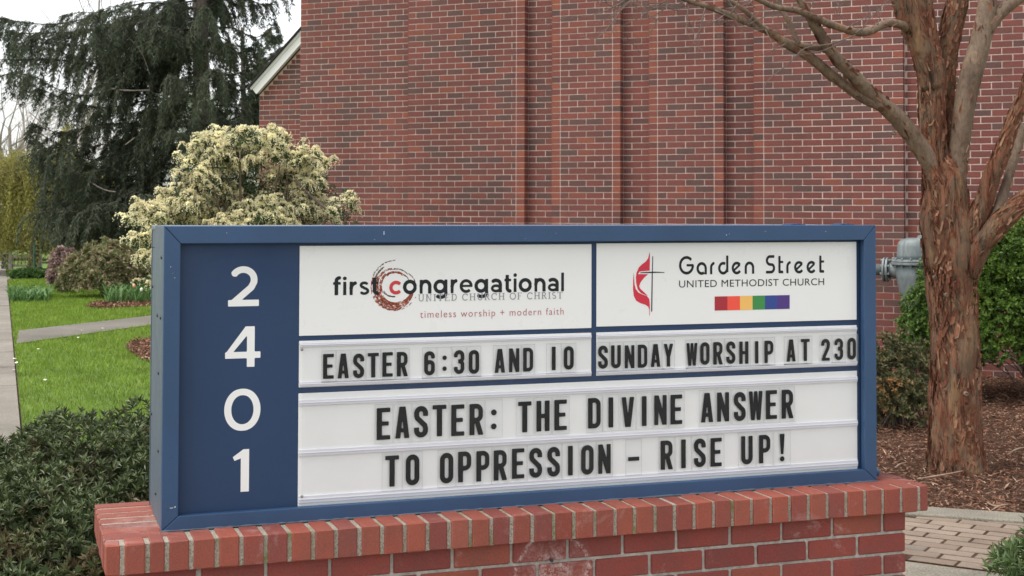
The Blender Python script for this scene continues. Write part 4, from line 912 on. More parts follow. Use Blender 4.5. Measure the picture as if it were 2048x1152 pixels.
def m_limb():
    m, t, b = mat('smooth_limb_bark'); p = geo_pos(t, (1, 1, .5)); n1 = noise(t, 7, 6, .7, p, .5)
    r = ramp(t, [(.28, (.075, .048, .034)), (.42, (.16, .105, .070)), (.56, (.205, .145, .100)), (.63, (.25, .145, .080)), (.73, (.42, .24, .11))]); t.links.new(n1.outputs[0], r.inputs[0])
    n2 = noise(t, 50, 5, .8, p); v = ramp(t, [(.35, (.6, .58, .55)), (.6, (1.15, 1.15, 1.15))]); t.links.new(n2.outputs[0], v.inputs[0])
    t.links.new(mixc(t, r.outputs[0], v.outputs[0], 1., 'MULTIPLY'), b.inputs['Base Color']); b.inputs['Roughness'].default_value = .75; bump(t, b, n2.outputs[0], .5, .008); return m
M['limb'] = m_limb()
M['flake'] = m_leaf('bark_flake', [(.09, .036, .024), (.18, .070, .042), (.25, .105, .060), (.38, .22, .14), (.14, .056, .035), (.22, .11, .065)], .8, .12, None, .15, 8)
M['twig'] = m_simple('grey_brown_twig', (.17, .125, .105), .85, var=.3, vs=40)
TD = 9.0
tree = empty('peeling_bark_tree', tuple(on_ground(1912, 945)), 'leafless tree with cinnamon peeling bark standing in the mulch bed', 'tree')
def limb(pts, widths, depths=None, n=14, bump_=.1, name='branch', m='limb', sub=5, flute=0.):
    depths = depths or [TD]*len(pts); P = [at(x, y, d) for (x, y), d in zip(pts, depths)]; R = [w_*d/FPX/2 for w_, d in zip(widths, depths)]
    p, r = catmull(P, R, sub); V, F = tube(p, r, n, bump=bump_, bfreq=9, flute=flute); under(tree, obj(name, mesh(name, V, F, True), M[m])); return p, r
L_ = []
L_.append((limb([(1912, 966), (1912, 940), (1911, 900), (1911, 850), (1911, 780), (1910, 700), (1907, 620), (1903, 560), (1900, 510), (1893, 450), (1890, 400), (1886, 350), (1882, 318), (1880, 300)], [146, 122, 108, 101, 98, 95, 90, 95, 104, 100, 90, 82, 56, 16], None, 40, .16, 'trunk', 'peel', 8, .16), 1500, 1))
L_.append((limb([(1884, 420), (1872, 350), (1866, 286), (1864, 220), (1864, 160), (1860, 128), (1858, 104), (1857, 92)], [66, 54, 48, 50, 54, 52, 36, 10], [8.97]*8, 22, .16, 'trunk', 'peel', 6, .12), 420, 1))
L_.append((limb([(1866, 178), (1848, 112), (1828, 62), (1808, 10), (1790, -50), (1776, -110)], [48, 48, 46, 44, 40, 36], [8.95, 8.95, 8.93, 8.9, 8.88, 8.85], 18, .12, m='peel'), 90, .8))
L_.append((limb([(1866, 170), (1862, 100), (1853, 40), (1846, -30), (1840, -110)], [40, 36, 34, 32, 28], [9.03]*5, 16, .14, m='peel'), 110, .8))
L_.append((limb([(1895, 400), (1893, 290), (1892, 200), (1893, 130), (1902, 60), (1914, 0), (1925, -80)], [44, 36, 32, 36, 42, 44, 38], [9.08]*7, 16, .18, m='peel'), 300, .9))
L_.append((limb([(1902, 430), (1914, 340), (1922, 270), (1930, 200), (1945, 140), (1961, 80), (1973, 20), (1980, -60)], [40, 40, 40, 43, 43, 42, 38, 32], [8.98, 8.96, 8.94, 8.92, 8.9, 8.9, 8.9, 8.9], 18, .10), 60, .8))
L_.append((limb([(1966, 80), (1985, 42), (2015, 12), (2060, -22), (2110, -60)], [30, 28, 27, 25, 22], [8.9]*5, 14, .1), 14, .7))
L_.append((limb([(1932, 520), (1948, 460), (1965, 410), (1985, 350), (2005, 300), (2027, 240), (2055, 170), (2085, 90)], [48, 42, 38, 34, 32, 31, 29, 26], [8.95, 8.9, 8.86, 8.82, 8.78, 8.74, 8.7, 8.66], 16, .14, m='peel'), 170, .8))
L_.append((limb([(1930, 545), (1958, 492), (1985, 462), (2015, 430), (2050, 400), (2095, 370)], [58, 46, 42, 40, 38, 34], [8.93, 8.88, 8.83, 8.78, 8.72, 8.66], 16, .15, m='peel'), 190, .8))
L_.append((limb([(1985, 460), (2000, 410), (2012, 370), (2030, 310), (2050, 250)], [26, 22, 20, 18, 16], [8.83, 8.85, 8.87, 8.9, 8.93], 12, .12), 20, .6))
L_.append((limb([(1880, 350), (1838, 292), (1799, 240), (1747, 192), (1700, 145), (1660, 100), (1630, 50), (1600, 0), (1572, -60)], [44, 38, 35, 31, 27, 23, 20, 17, 14], [8.97, 8.92, 8.85, 8.75, 8.65, 8.57, 8.5, 8.45, 8.4], 16, .10), 90, .8))
L_.append((limb([(1765, 214), (1722, 192), (1671, 156), (1619, 114), (1571, 86), (1531, 60), (1479, 38), (1428, 18), (1372, 0), (1320, -22)], [20, 24, 22, 20, 18, 16, 14, 12, 9, 7], [8.76, 8.74, 8.7, 8.62, 8.55, 8.5, 8.42, 8.35, 8.28, 8.2], 12, .12), 50, .6))
L_.append((limb([(1690, 132), (1651, 100), (1610, 92), (1575, 84)], [12, 13, 13, 11], [8.66, 8.62, 8.58, 8.55], 10, .1), 5, .5))
L_.append((limb([(1597, 88), (1588, 68), (1576, 40), (1562, 16), (1552, -20)], [12, 11, 11, 10, 9], [8.56]*5, 10, .1), 6, .5))
L_.append((limb([(1815, 60), (1803, 50), (1775, 46), (1739, 62), (1711, 64), (1671, 52), (1631, 36), (1591, 20), (1551, 14), (1515, -2), (1470, -26)], [20, 17, 16, 17, 16, 15, 14, 13, 12, 10, 8], [8.92, 8.85, 8.75, 8.65, 8.58, 8.5, 8.43, 8.36, 8.3, 8.22, 8.15], 12, .1), 40, .6))
L_.append((limb([(1526, 58), (1506, 36), (1480, 14), (1444, -8), (1410, -30)], [11, 10, 9, 8, 7], [8.48, 8.44, 8.4, 8.36, 8.3], 10, .1), 6, .5))
L_.append((limb([(1250, 0), (1310, -30), (1400, -70)], [9, 11, 13], [8.1, 8.15, 8.2], 8, .1), 0, .5))
# flakes of bark standing off trunk and limbs
rng = np.random.default_rng(21); V = []; F = []
for (p, r), n, sc in L_:
    if not n: continue
    n = int(n*2.6)
    T_g = np.gradient(p, axis=0)
    for k in range(n):
        i = rng.integers(1, len(p)-1); u = rng.random(); c = p[i]*(1-u)+p[i-1]*u; ax = unit(T_g[i]); 
        if ax[2] < 0: ax = -ax
        an = rng.uniform(0, 6.28); a = unit(np.cross(ax, [.3, -1, .2])); b_ = np.cross(ax, a); nm = a*math.cos(an)+b_*math.sin(an)
        if nm[1] > .45: continue
        tg = np.cross(ax, nm); hgt = rng.uniform(.012, .095)*sc*(.6+.4*rng.random()); wd_ = rng.uniform(.004, .016)*sc; lift = rng.uniform(.15, 1.0); big_ = rng.random() < .4
        if big_: hgt = rng.uniform(.04, .14)*sc; wd_ = rng.uniform(.009, .022)*sc; lift = rng.uniform(.1, .55)
        root = c+nm*r[i]*.97; tilt = rng.normal()*.25; ax2 = unit(ax+tg*tilt)
        side = big_ or rng.random() < .5; b0 = len(V); ns = 3
        for j in range(ns+1):
            t = j/ns
            if side:   # peels sideways: hinge runs along the trunk
                q = root+tg*wd_*(t-.5)*1.3*math.cos(lift*t*1.2)+nm*wd_*lift*t*t*1.3; V += [tuple(q-ax2*hgt/2*(1-.25*t)), tuple(q+ax2*hgt/2*(1-.4*t))]
            else:      # hangs or stands as a curl
                sgn = 1 if rng.random() < 2 else -1; q = root+ax2*hgt*(t-.3)*(1-.3*lift*t)+nm*hgt*.45*lift*t*t; w2 = wd_*(1-.45*t); V += [tuple(q-tg*w2/2), tuple(q+tg*w2/2)]
        for j in range(ns): F.append((b0+2*j, b0+2*j+1, b0+2*j+3, b0+2*j+2))
under(tree, obj('bark_flakes', mesh('flakes', V, F), M['flake']), 'stuff')
# knots and cut stubs
for (x, y, d, r) in ((1789, 266, 8.80, .011), (1937, 320, 8.9, .010), (1932, 788, 8.83, .013), (1870, 555, 8.84, .011), (1895, 412, 8.82, .007), (1893, 590, 8.84, .011)):
    c = at(x, y, d); bb = MB(); bb.lathe([(r*1.25, -.02), (r*1.2, .004), (r*.85, .012), (r*.45, .009), (r*.2, .004)], 12, Matrix.Translation(Vector(c)) @ Matrix.Rotation(rad(92), 4, 'X')); under(tree, bb.build('knot', M['limb'], None, True))
# twigs
V = []; F = []
def twig(p, d, L, r, lv):
    P_ = [p]; R_t = [r]; q = np.array(p); dd = unit(d)
    for k in range(4):
        dd = unit(dd+rng.normal(size=3)*.16+[0, 0, .03]); q = q+dd*L/4; P_.append(q); R_t.append(r*(1-.2*(k+1)))
    addtube(P_, R_t, 4, 2)
    if lv > 0:
        for k in range(rng.integers(2, 4)):
            i = rng.integers(1, 5); twig(P_[i], dd+rdir(rng, 1)[0]*.8*np.array([1, .7, 1]), L*rng.uniform(.4, .65), r*.55, lv-1)
for (x, y), (x2, y2), L in (((1478, 38), (1440, -20), .3), ((1450, 28), (1400, 60), .30), ((1430, 20), (1480, 100), .26), ((1400, 12), (1330, 40), .32), ((1372, 2), (1290, 30), .34), ((1350, -8), (1260, 20), .34), ((1531, 60), (1540, 110), .16),
                          ((1571, 88), (1520, 100), .2), ((1500, 48), (1560, 20), .25), ((1460, 30), (1500, -20), .25), ((1330, -15), (1230, 10), .3), ((1410, 16), (1375, 75), .28), ((1380, 5), (1350, 60), .25), ((1515, -2), (1460, 30), .25), ((1551, 16), (1500, 40), .2),
                          ((1250, 0), (1195, 70), .36), ((1250, 2), (1215, 40), .2), ((1260, -4), (1290, 25), .2), ((1240, 4), (1180, -10), .25), ((1280, -14), (1240, 20), .26), ((1250, 0), (1300, 40), .18), ((1711, 66), (1750, 35), .22), ((1690, 60), (1740, 40), .2)):
    a = at(x, y, 8.45 if x > 1500 else 8.3); b_ = at(x2, y2, 8.4 if x > 1500 else 8.25); twig(a, b_-a, L, .0046, 2)
for k in range(26):
    x = rng.uniform(1200, 1560); a = at(x, rng.uniform(-10, 35), 8.35); twig(a, np.array([rng.uniform(-1, .3), 0, rng.uniform(-.7, .5)]), rng.uniform(.12, .3), .0032, 2)
for k in range(16):
    x = rng.uniform(1560, 1800); a = at(x, rng.uniform(-10, 60), 8.6); twig(a, np.array([rng.uniform(-1, .5), 0, rng.uniform(-.3, .8)]), rng.uniform(.08, .2), .003, 1)
for pts, rr in ((((1711, 70), (1660, 88), (1611, 96), (1575, 128), (1535, 162), (1528, 180)), .0042), (((1700, 74), (1650, 100), (1600, 110), (1560, 122), (1525, 126)), .003), (((1600, 105), (1570, 135), (1545, 150)), .0025), (((1262, -6), (1228, 40), (1195, 76), (1160, 72)), .004), (((1430, 22), (1446, 42), (1470, 52), (1500, 60), (1560, 60), (1600, 84)), .003)):
    addtube([at(x, y, 8.4) for x, y in pts], [rr*(1-.12*i) for i in range(len(pts))], 5, 3)
under(tree, obj('twigs', mesh('twigs', V, F, True), M['twig']), 'stuff')

# ---- mulch chips, sticks
M['chip'] = m_leaf('bark_chip', [(.085, .038, .024), (.17, .080, .050), (.26, .135, .085), (.36, .21, .14), (.14, .066, .042), (.50, .34, .24)], .9, 0, None, .15, 3)
rng = np.random.default_rng(31); n = 60000; X = rng.uniform(1.0, 6.2, n); Y = 7.6+(14.2-7.6)*rng.random(n)**1.25
ok = inside(MB_, X, Y); X = X[ok]; Y = Y[ok]; n = len(X); az = rng.uniform(0, 6.28, n)
D = np.column_stack([np.cos(az), np.sin(az), rng.normal(size=n)*.28]); N = np.column_stack([rng.normal(size=n)*.35, rng.normal(size=n)*.35, np.ones(n)])
L = rng.lognormal(-3.4, .5, n); W_c = rng.uniform(.005, .013, n)
Pc = np.column_stack([X, Y, .014+rng.random(n)**2*.022])
ch = obj('mulch_chips', leaf_mesh('chips', Pc, D, N, L, W_c, .3, .05), M['chip']); tag(ch, 'loose brown bark chips spread over the bed', 'mulch', kind='stuff')
M['stick'] = m_simple('dry_stick', (.30, .21, .15), .9, var=.3, vs=30)
sticks = (((1835, 958), (1885, 950), (1945, 938)), ((1790, 935), (1812, 925)), ((2020, 905), (2048, 895)), ((1880, 880), (1905, 876)), ((1975, 1005), (1990, 1012), (2015, 1009)))
labs = ('longest dry stick lying left of the peeling tree\'s base', 'short pale stick on the mulch near the blue lamp housing', 'dark broken twig on the mulch at the right edge', 'small twig lying close behind the peeling tree\'s foot', 'thin curved twig on the mulch beside the kerb')
for pts, lb in zip(sticks, labs):
    P_ = [on_ground(x, y, .04+.006*(i % 2)) for i, (x, y) in enumerate(pts)]
    if len(P_) == 2: P_ = [P_[0], (P_[0]+P_[1])/2+[.0, .0, .006], P_[1]]
    p, r = catmull(P_, [.005, .0065, .004], 4); v, f = tube(p, r, 6, bump=.3, bfreq=30); o = obj('stick', mesh('stick', v, f, True), M['stick']); tag(o, lb, 'stick', 'sticks on the mulch')

# ================================================================== GAS METER
def m_meter():
    m, t, b = mat('weathered_meter_paint'); p = geo_pos(t, (1, 1, .35)); n = noise(t, 9, 7, .75, p, .8); r = ramp(t, [(.3, (.10, .125, .125)), (.5, (.185, .215, .215)), (.62, (.25, .28, .28)), (.72, (.48, .50, .49))]); t.links.new(n.outputs[0], r.inputs[0]); t.links.new(r.outputs[0], b.inputs['Base Color']); b.inputs['Roughness'].default_value = .5; return m
M['meter'] = m_meter()
wn3 = np.array([-math.sin(WY), -math.cos(WY), 0])
def onwall(s, dep, z): q = np.array([0, WD, 0])+wd3*s-wn3*dep; return np.array([q[0], q[1], z])
mc = onwall(4.46, -.55, 0)
gm = empty('gas_meter', tuple(mc), 'big grey domed gas meter with bolted pipe flanges before the brick wall', 'gas meter', rz=-WY)
bb = MB(); bb.lathe([(.0, .66), (.07, .67), (.10, .74), (.135, .86), (.165, 1.0), (.178, 1.125)], 36); bb.build('meter_body', M['meter'], gm, True)
bb = MB(); bb.lathe([(.208, 1.125), (.212, 1.130), (.212, 1.148), (.206, 1.152)], 36); bb.lathe([(.206, 1.156), (.210, 1.158), (.208, 1.172), (.17, 1.180)], 36); bb.build('meter_flange', M['meter'], gm)
bb = MB(); bb.lathe([(.162, 1.175), (.158, 1.22), (.152, 1.30), (.140, 1.345), (.110, 1.372), (.05, 1.385), (0, 1.388)], 36); bb.build('meter_dome', M['meter'], gm, True)
for k in range(14):
    a = 2*math.pi*(k+.5)/14; bb = MB(); bb.lathe([(.011, 1.108), (.011, 1.122)], 6, Matrix.Translation((.193*math.cos(a), .193*math.sin(a), 0))); bb.lathe([(.011, 1.174), (.011, 1.190), (.005, 1.196)], 6, Matrix.Translation((.193*math.cos(a), .193*math.sin(a), 0))); bb.build('bolt', M['meter'], gm)
RX = lambda x: Matrix.Translation((x, 0, 1.075)) @ Matrix.Rotation(rad(-90), 4, 'Y')
bb = MB(); bb.lathe([(.085, .12), (.082, .17), (.075, .20), (.072, .235)], 28, RX(0)); bb.build('inlet_neck', M['meter'], gm, True)
for a, b_ in ((.236, .258), (.266, .288)):
    bb = MB(); bb.lathe([(.112, a), (.118, a+.004), (.118, b_-.004), (.112, b_)], 32, RX(0)); bb.build('pipe_flange', M['meter'], gm)
bb = MB(); bb.lathe([(.055, .29), (.055, .75)], 24, RX(0)); bb.build('inlet_pipe', M['meter'], gm, True)
for k in range(8):
    a = 2*math.pi*(k+.5)/8; bb = MB(); bb.lathe([(.012, .218), (.012, .304)], 6, RX(0) @ Matrix.Translation((.097*math.cos(a), .097*math.sin(a), 0))); bb.build('bolt', M['meter'], gm)
bb = MB(); bb.lathe([(.055, 1.38), (.055, 1.405), (.03, 1.41), (.03, 1.44)], 18, Matrix.Translation((.09, 0, 0))); bb.build('vent_cap', M['meter'], gm)
p, r = catmull([(.13, .05, 1.44), (.14, .06, 1.6), (.14, .06, 1.8)], [.022]*3, 3)
V, F = tube(p, r, 12); obj('riser_pipe', mesh('pipe', V, F, True), M['meter'], gm)
bb = MB(); bb.lathe([(.024, 0), (.024, .67)], 14, Matrix.Translation((0, 0, .0))); bb.build('support_leg', M['meter'], gm, True)
pc_ = on_ground(1862, 780); cond = empty('conduit', tuple(onwall(4.62, .02, 0)), 'thin grey vertical conduit fixed to the wall behind the peeling tree', 'pipe')
bb = MB(); bb.lathe([(.02, 0), (.02, .75)], 10); bb.build('conduit_pipe', M['meter'], cond, True); bb = MB(); bb.box((-.035, -.005, .5), (.035, .02, .52)); bb.build('pipe_clamp', M['meter'], cond)

# ================================================================== LEFT SIDE: TREES, BUSHES, HOUSES
# ---- spruce
M['needle'] = m_leaf('spruce_needles', [(.042, .056, .040), (.070, .088, .058), (.10, .118, .074), (.145, .150, .095)], .7, .35, (.045, .045, .02), .3, .7)  # needle greens lifted, distance haze put into the colour
M['darkbark'] = m_simple('dark_bough_bark', (.045, .038, .03), .95, var=.3, vs=10)
M['trunkbark'] = m_grainy('grey_conifer_bark', [(.3, (.06, .05, .042)), (.5, (.14, .115, .095)), (.7, (.20, .17, .145))], 22, 3, .95, .8, .02)
def conifer(name, label, root, H, branches, dens, seed, sub, spray, tr=.16, hang=.75, trunk_pts=None, nsp=9):
    """branches: list of polylines (3D). sub: branchlets per metre. spray: (length, width)"""
    rng = np.random.default_rng(seed); e = empty(name, tuple(root), label, 'tree')
    P0 = trunk_pts or [root, root+[0, 0, H*.3], root+[.05, 0, H*.6], root+[0, 0, H]]
    p, r = catmull(P0, np.linspace(tr, tr*.35, len(P0)), 8); V, F = tube(p, r, 18, bump=.12, bfreq=6); under(e, obj('trunk', mesh('trunk', V, F, True), M['trunkbark']))
    BV = []; BF = []; PP = []; DD = []; SS = []; LL = []
    for bi, (bp, lenf) in enumerate(branches):
        q, rr = catmull(bp, np.linspace(.022, .006, len(bp)) if len(bp) > 3 else np.linspace(.008, .004, len(bp)), 5); v, f = tube(q, rr, 5, cap=False); b_ = len(BV); BV += v; BF += [tuple(i+b_ for i in k) for k in f]
        seg = np.linalg.norm(np.diff(q, axis=0), axis=1); tot = seg.sum(); nb = int(tot*sub*dens); cum = np.concatenate([[0], np.cumsum(seg)])
        for k in range(nb):
            u = tot*(.12+.88*rng.random()**.8); i = min(np.searchsorted(cum, u)-1, len(q)-2); i = max(i, 0); a = q[i]+(q[i+1]-q[i])*((u-cum[i])/seg[i]); ax = unit(q[i+1]-q[i])
            side = unit(np.cross(ax, [0, 0, 1.]))*(1 if rng.random() < .5 else -1); d0 = unit(ax*rng.uniform(.2, .9)+side*rng.uniform(.3, 1)+np.array([0, 0, rng.uniform(-.5, .15)])); L = lenf*rng.uniform(.35, 1.0)*(1-.45*u/tot)
            n_ = max(4, int(L/.05)); t = np.linspace(0, 1, n_)[:, None]; path = a+d0*L*t*(1-.35*t)+np.array([0, 0, -1])*L*hang*t*t
            tang = unitv(np.gradient(path, axis=0)); sd_ = unitv(np.cross(tang, [0, 0, 1.])+1e-6)
            for m_ in range(nsp):
                s2 = 1 if m_ % 2 else -1; dj = unitv(tang*rng.uniform(.5, 1.1, (n_, 1))+sd_*s2*rng.uniform(.3, 1., (n_, 1))+rng.normal(size=(n_, 3))*.25+[0, 0, -.18])
                PP.append(path+rng.normal(size=(n_, 3))*.02); DD.append(dj); SS.append(unitv(np.cross(dj, rng.normal(size=(n_, 3))))); LL.append(rng.uniform(.6, 1.2, n_)*spray[0])
    PP = np.concatenate(PP); DD = np.concatenate(DD); SS = np.concatenate(SS); LL = np.concatenate(LL)
    under(e, obj('branches', mesh('branches', BV, BF, True), M['darkbark']), 'stuff')
    under(e, obj('needles', sliver_mesh('needles', PP, DD, SS, LL, LL*spray[1]), M['needle']), 'stuff'); return len(PP), e
SPY = 30.0; SK = SPY/22.0
def apx(pts, Y=SPY, dy=0.): return [at(x, y, Y+dy*i) for i, (x, y) in enumerate(pts)]
rng = np.random.default_rng(44); BR = []
spec = [([(395, 20), (300, 5), (200, 30), (110, 48), (30, 42), (-25, 28)], .75, -.15), ([(395, 60), (280, 60), (180, 90), (90, 80), (20, 62)], .7, .1), ([(395, 110), (300, 120), (190, 128), (100, 118), (10, 120), (-40, 112)], .75, -.2),
        ([(395, 160), (270, 178), (150, 190), (60, 150), (0, 150)], .7, .15), ([(400, 190), (300, 200), (200, 215), (110, 190), (50, 165)], .55, -.2), ([(395, 185), (310, 178), (240, 180), (180, 176)], .6, -.3),
        ([(395, 230), (300, 245), (200, 250), (120, 265), (60, 245)], .5, .1), ([(395, 280), (290, 300), (190, 320), (120, 290), (60, 255)], .55, -.15), ([(390, 340), (280, 350), (200, 360), (110, 330), (70, 300)], .5, .2),
        ([(395, 370), (330, 385), (235, 382), (160, 350), (115, 322)], .45, -.35), ([(395, 400), (300, 420), (200, 430), (130, 400), (80, 372)], .55, .1), ([(395, 420), (320, 450), (230, 470), (150, 450), (100, 420)], .55, -.1),
        ([(400, 440), (330, 480), (250, 500), (190, 490)], .5, .1), ([(400, 400), (340, 450), (290, 480), (220, 455)], .5, -.3), ([(405, 20), (470, -10), (530, 10), (575, -15)], .5, .1), ([(405, 60), (460, 55), (510, 75), (545, 55)], .55, -.2), ([(405, 100), (450, 110), (500, 95), (550, 45)], .55, .05),
        ([(405, 140), (450, 150), (490, 140), (520, 105)], .5, -.2), ([(405, 10), (450, -20), (500, -40), (560, -60)], .6, -.2), ([(400, 190), (430, 205), (455, 190)], .35, .1)]
for pts, lf, dy in spec: BR.append((apx(pts, SPY, dy), lf*1.05*SK))
for pts, lf, dy in spec[:2]+spec[7:13]: BR.append((apx([(x+rng.uniform(-8, 8), y+rng.uniform(12, 30)) for x, y in pts], SPY+.3, dy+.25), lf*SK))
rootS = at(400, 660, SPY); rootS[2] = 0; rootS = rootS
for k in range(110):                          # short boughs crowding the middle of the crown
    x = rng.uniform(150, 420); y = rng.uniform(-10, 470); Y = SPY+rng.uniform(-1.5, 1.6)
    if x < 260 and y < 240 and rng.random() < .6: continue
    if x > 405 and y > 150: continue
    a = at(x, y, Y); dr = -1 if rng.random() < .7 else 1; c = a+np.array([dr*rng.uniform(.4, .9), rng.uniform(-.4, .4), rng.uniform(-.35, .0)])*SK; BR.append(([a, (a+c)/2+[0, 0, .05], c], rng.uniform(.5, .8)*SK))
for k in range(62):                           # limbs all round the trunk
    z = EYE+(rng.uniform(1.3, 6.6)-EYE)*SK; az = rng.uniform(0, 6.28)
    L = (rng.uniform(1.3, 2.6) if math.cos(az) < .35 else rng.uniform(.7, 1.25))*SK; d = np.array([math.cos(az), math.sin(az), 0]); a = rootS+[0, 0, z]
    if math.cos(az) < -.3 and z > 2.6: L *= .72
    if math.cos(az) > .35 and z < 2.6: continue
    if math.cos(az) < -.2 and z < 2.6: L *= .95
    BR.append(([a, a+d*L*.35+[0, 0, .02], a+d*L*.7-[0, 0, .16], a+d*L-[0, 0, .12]], rng.uniform(.45, .75)*SK))
for x, y, x2, y2 in ((300, 260, 140, 300), (280, 300, 120, 380), (330, 330, 180, 420), (350, 390, 230, 470), (330, 250, 200, 300), (360, 300, 250, 360), (370, 420, 280, 480), (250, 440, 120, 470), (330, 60, 200, 140), (370, 90, 270, 160), (350, 10, 240, 60), (340, 200, 260, 250)):
    Y = SPY+rng.uniform(-1.2, 1.0); BR.append(([at(400, y-10, SPY), at(x, y, Y), at((x+x2)/2, (y+y2)/2+6, Y), at(x2, y2, Y)], .7*SK))
n_, spr = conifer('spruce_tree', 'tall dark spruce with drooping boughs left of the church', rootS, 9.5, BR, .84, 45, 12.5, (.115, .18), .225, .9, [rootS, rootS+[0, 0, 2.2*SK], rootS+[-.05, 0, 4.2*SK], rootS+[-.08, 0, 6.5*SK], rootS+[-.05, 0, 10.5*SK]], 11)
print('needles', n_)
# bare dead limbs that show pale in front of the dark mass
V = []; F = []
for pts in (([(118, 322), (160, 352), (205, 378), (232, 384)], .022), ([(220, 177), (255, 181), (300, 180)], .022), ([(370, 190), (362, 215), (350, 240)], .025), ([(60, 225), (90, 248), (110, 232)], .012), ([(240, 60), (280, 100), (300, 150)], .012), ([(270, 275), (250, 290)], .02), ([(365, 262), (355, 272)], .012)):
    addtube([at(x, y, SPY-1.0) for x, y in pts[0]], np.linspace(pts[1], pts[1]*.5, len(pts[0])).tolist(), 6, 4, bump=.2)
M['deadlimb'] = m_simple('pale_dead_limb', (.26, .22, .19), .9, var=.25, vs=10)
under(spr, obj('dead_limbs', mesh('dead_limbs', V, F, True), M['deadlimb']), 'stuff')
# ---- second conifer behind the wing
rng = np.random.default_rng(50); r2 = at(480, 640, 34.0); r2[2] = 0; BR = []
for (x, y), (x2, y2), lf in (((480, 150), (575, 95), .5), ((480, 180), (590, 120), .5), ((480, 130), (560, 70), .35), ((480, 200), (560, 160), .5), ((480, 210), (430, 195), .4), ((480, 230), (420, 250), .45), ((480, 250), (540, 215), .45), ((480, 260), (435, 285), .4), ((480, 270), (530, 270), .45), ((480, 170), (430, 160), .3), ((480, 240), (510, 190), .4), ((480, 280), (560, 300), .5), ((480, 300), (420, 320), .5), ((490, 215), (540, 190), .5), ((480, 160), (530, 130), .5)):
    Y = 34.0+rng.uniform(-.8, .8); a = at(x, y, 34.0); c = at(x2, y2, Y); BR.append(([a, a*.6+c*.4+[0, 0, -.05], a*.25+c*.75, c], lf))
    BR.append(([a-[0, 0, .2], a*.6+c*.4+[0, .3, -.2], c-[0, -.4, .25]], lf))
n_, e2 = conifer('yew_tree', 'small ragged dark evergreen between the spruce and the church\'s white rake board', r2, 6.0, [(b_, l_*1.33) for b_, l_ in BR], 1.3, 51, 17, (.11, .20), .12, .35)
print('needles2', n_)
# ---- bare deciduous trees
M['bare'] = m_simple('bare_branch_grey', (.30, .26, .235), .9, var=.2, vs=4)
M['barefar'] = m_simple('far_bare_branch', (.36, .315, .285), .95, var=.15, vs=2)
def bare_tree(label, root, H, seed, spreadf=.55, levels=5, r0=.12, m='bare', up=.25, kids=3, start=.3, group='bare trees down the street'):
    rng = np.random.default_rng(seed); V = []; F = []; e = empty('bare_tree', tuple(root), label, 'tree', group)
    def seg(p, d, L, r, lv):
        q = p; P_ = [p]; R3 = [r]
        for k in range(3):
            d = unit(d+rng.normal(size=3)*.12+[0, 0, up*.12]); q = q+d*L/3; P_.append(q); R3.append(r*(1-.16*(k+1)))
        v, f = tube(np.array(P_), R3, 6 if lv > 2 else 3, cap=False); b_ = len(V); V.extend(v); F.extend([tuple(i+b_ for i in k) for k in f])
        if lv == 0: return
        for k in range(kids+(1 if lv < 3 else 0)):
            i = rng.integers(1, 4) if k else 3; nd_ = unit(d+rdir(rng, 1)[0]*spreadf*(1.5 if k else .7)); seg(P_[i], nd_, L*rng.uniform(.62, .82), R3[i]*.66, lv-1)
    p = np.array(root, float); d = np.array([0, 0, 1.]); v, f = tube(np.array([p, p+[.03, 0, H*start*.5], p+[0, .02, H*start]]), [r0*1.25, r0*1.05, r0], 10)
    under(e, obj('trunk', mesh('trunk', v, f, True), M[m]))
    for k in range(4): seg(p+np.array([0, 0, H*start*rng.uniform(.8, 1)]), unit(d+rdir(rng, 1)[0]*.55*np.array([1, 1, .3])), H*.24, r0*.62, levels)
    under(e, obj('crown', mesh('crown', V, F), M[m]), 'stuff'); return e
def groundpt(x, Y): p = at(x, 500, Y); p[2] = 0; return p
bare_tree('pale bare tree rising behind the top of the spruce', groundpt(160, 44), 13.5, 61, .5, 5, .09, 'bare', .35)
bare_tree('bare tree with fine grey twigs at the far left edge', groundpt(-30, 52), 9.5, 62, .6, 5, .15, 'bare', .2)
bare_tree('bare tree behind the yellow-green weeping tree', groundpt(60, 70), 9.5, 63, .65, 5, .16, 'barefar', .1)
bare_tree('bare tree seen through the gaps low in the spruce', groundpt(210, 64), 9.0, 64, .6, 5, .16, 'barefar', .2)
bare_tree('bare tree with a broad grey crown left of the spruce', groundpt(20, 60), 10.5, 66, .62, 6, .17, 'barefar', .12)
bare_tree('bare tree half hidden by the spruce trunk', groundpt(330, 58), 8.5, 65, .6, 4, .15, 'barefar', .2)
rng = np.random.default_rng(70); V = []; F = []
for k in range(900):                          # far thicket closing the street
    p = groundpt(rng.uniform(-330, 560), rng.uniform(95, 120)); h = rng.uniform(3, 8.5); d = rng.normal(size=3)*.9; b_ = len(V)
    v, f = tube(np.array([p, p+[d[0]*.4, 0, h*.5], p+[d[0], 0, h]]), [.05, .035, .015], 3, cap=False); V += v; F += [tuple(i+b_ for i in q) for q in f]
    for j in range(4):
        a = p+np.array([d[0]*.5, 0, h*rng.uniform(.35, .8)]); b_ = len(V); v, f = tube(np.array([a, a+[rng.uniform(-1.4, 1.4), 0, rng.uniform(.4, 1.6)]]), [.03, .01], 3, cap=False); V += v; F += [tuple(i+b_ for i in q) for q in f]
tag(obj('far_thicket', mesh('far_thicket', V, F), M['barefar']), 'hazy leafless thicket closing the far end of the street', 'woodland', kind='stuff')
M['farhill'] = m_leaf('far_wood_leaf', [(.13, .115, .095), (.17, .15, .12), (.12, .125, .09)], .9, .1, None, .1, .2)
rng = np.random.default_rng(71); n = 26000; xs = rng.uniform(-500, 640, n); hh = rng.random(n)**1.3*(4.2+1.2*np.sin(xs*.02)+.8*np.sin(xs*.057+1))
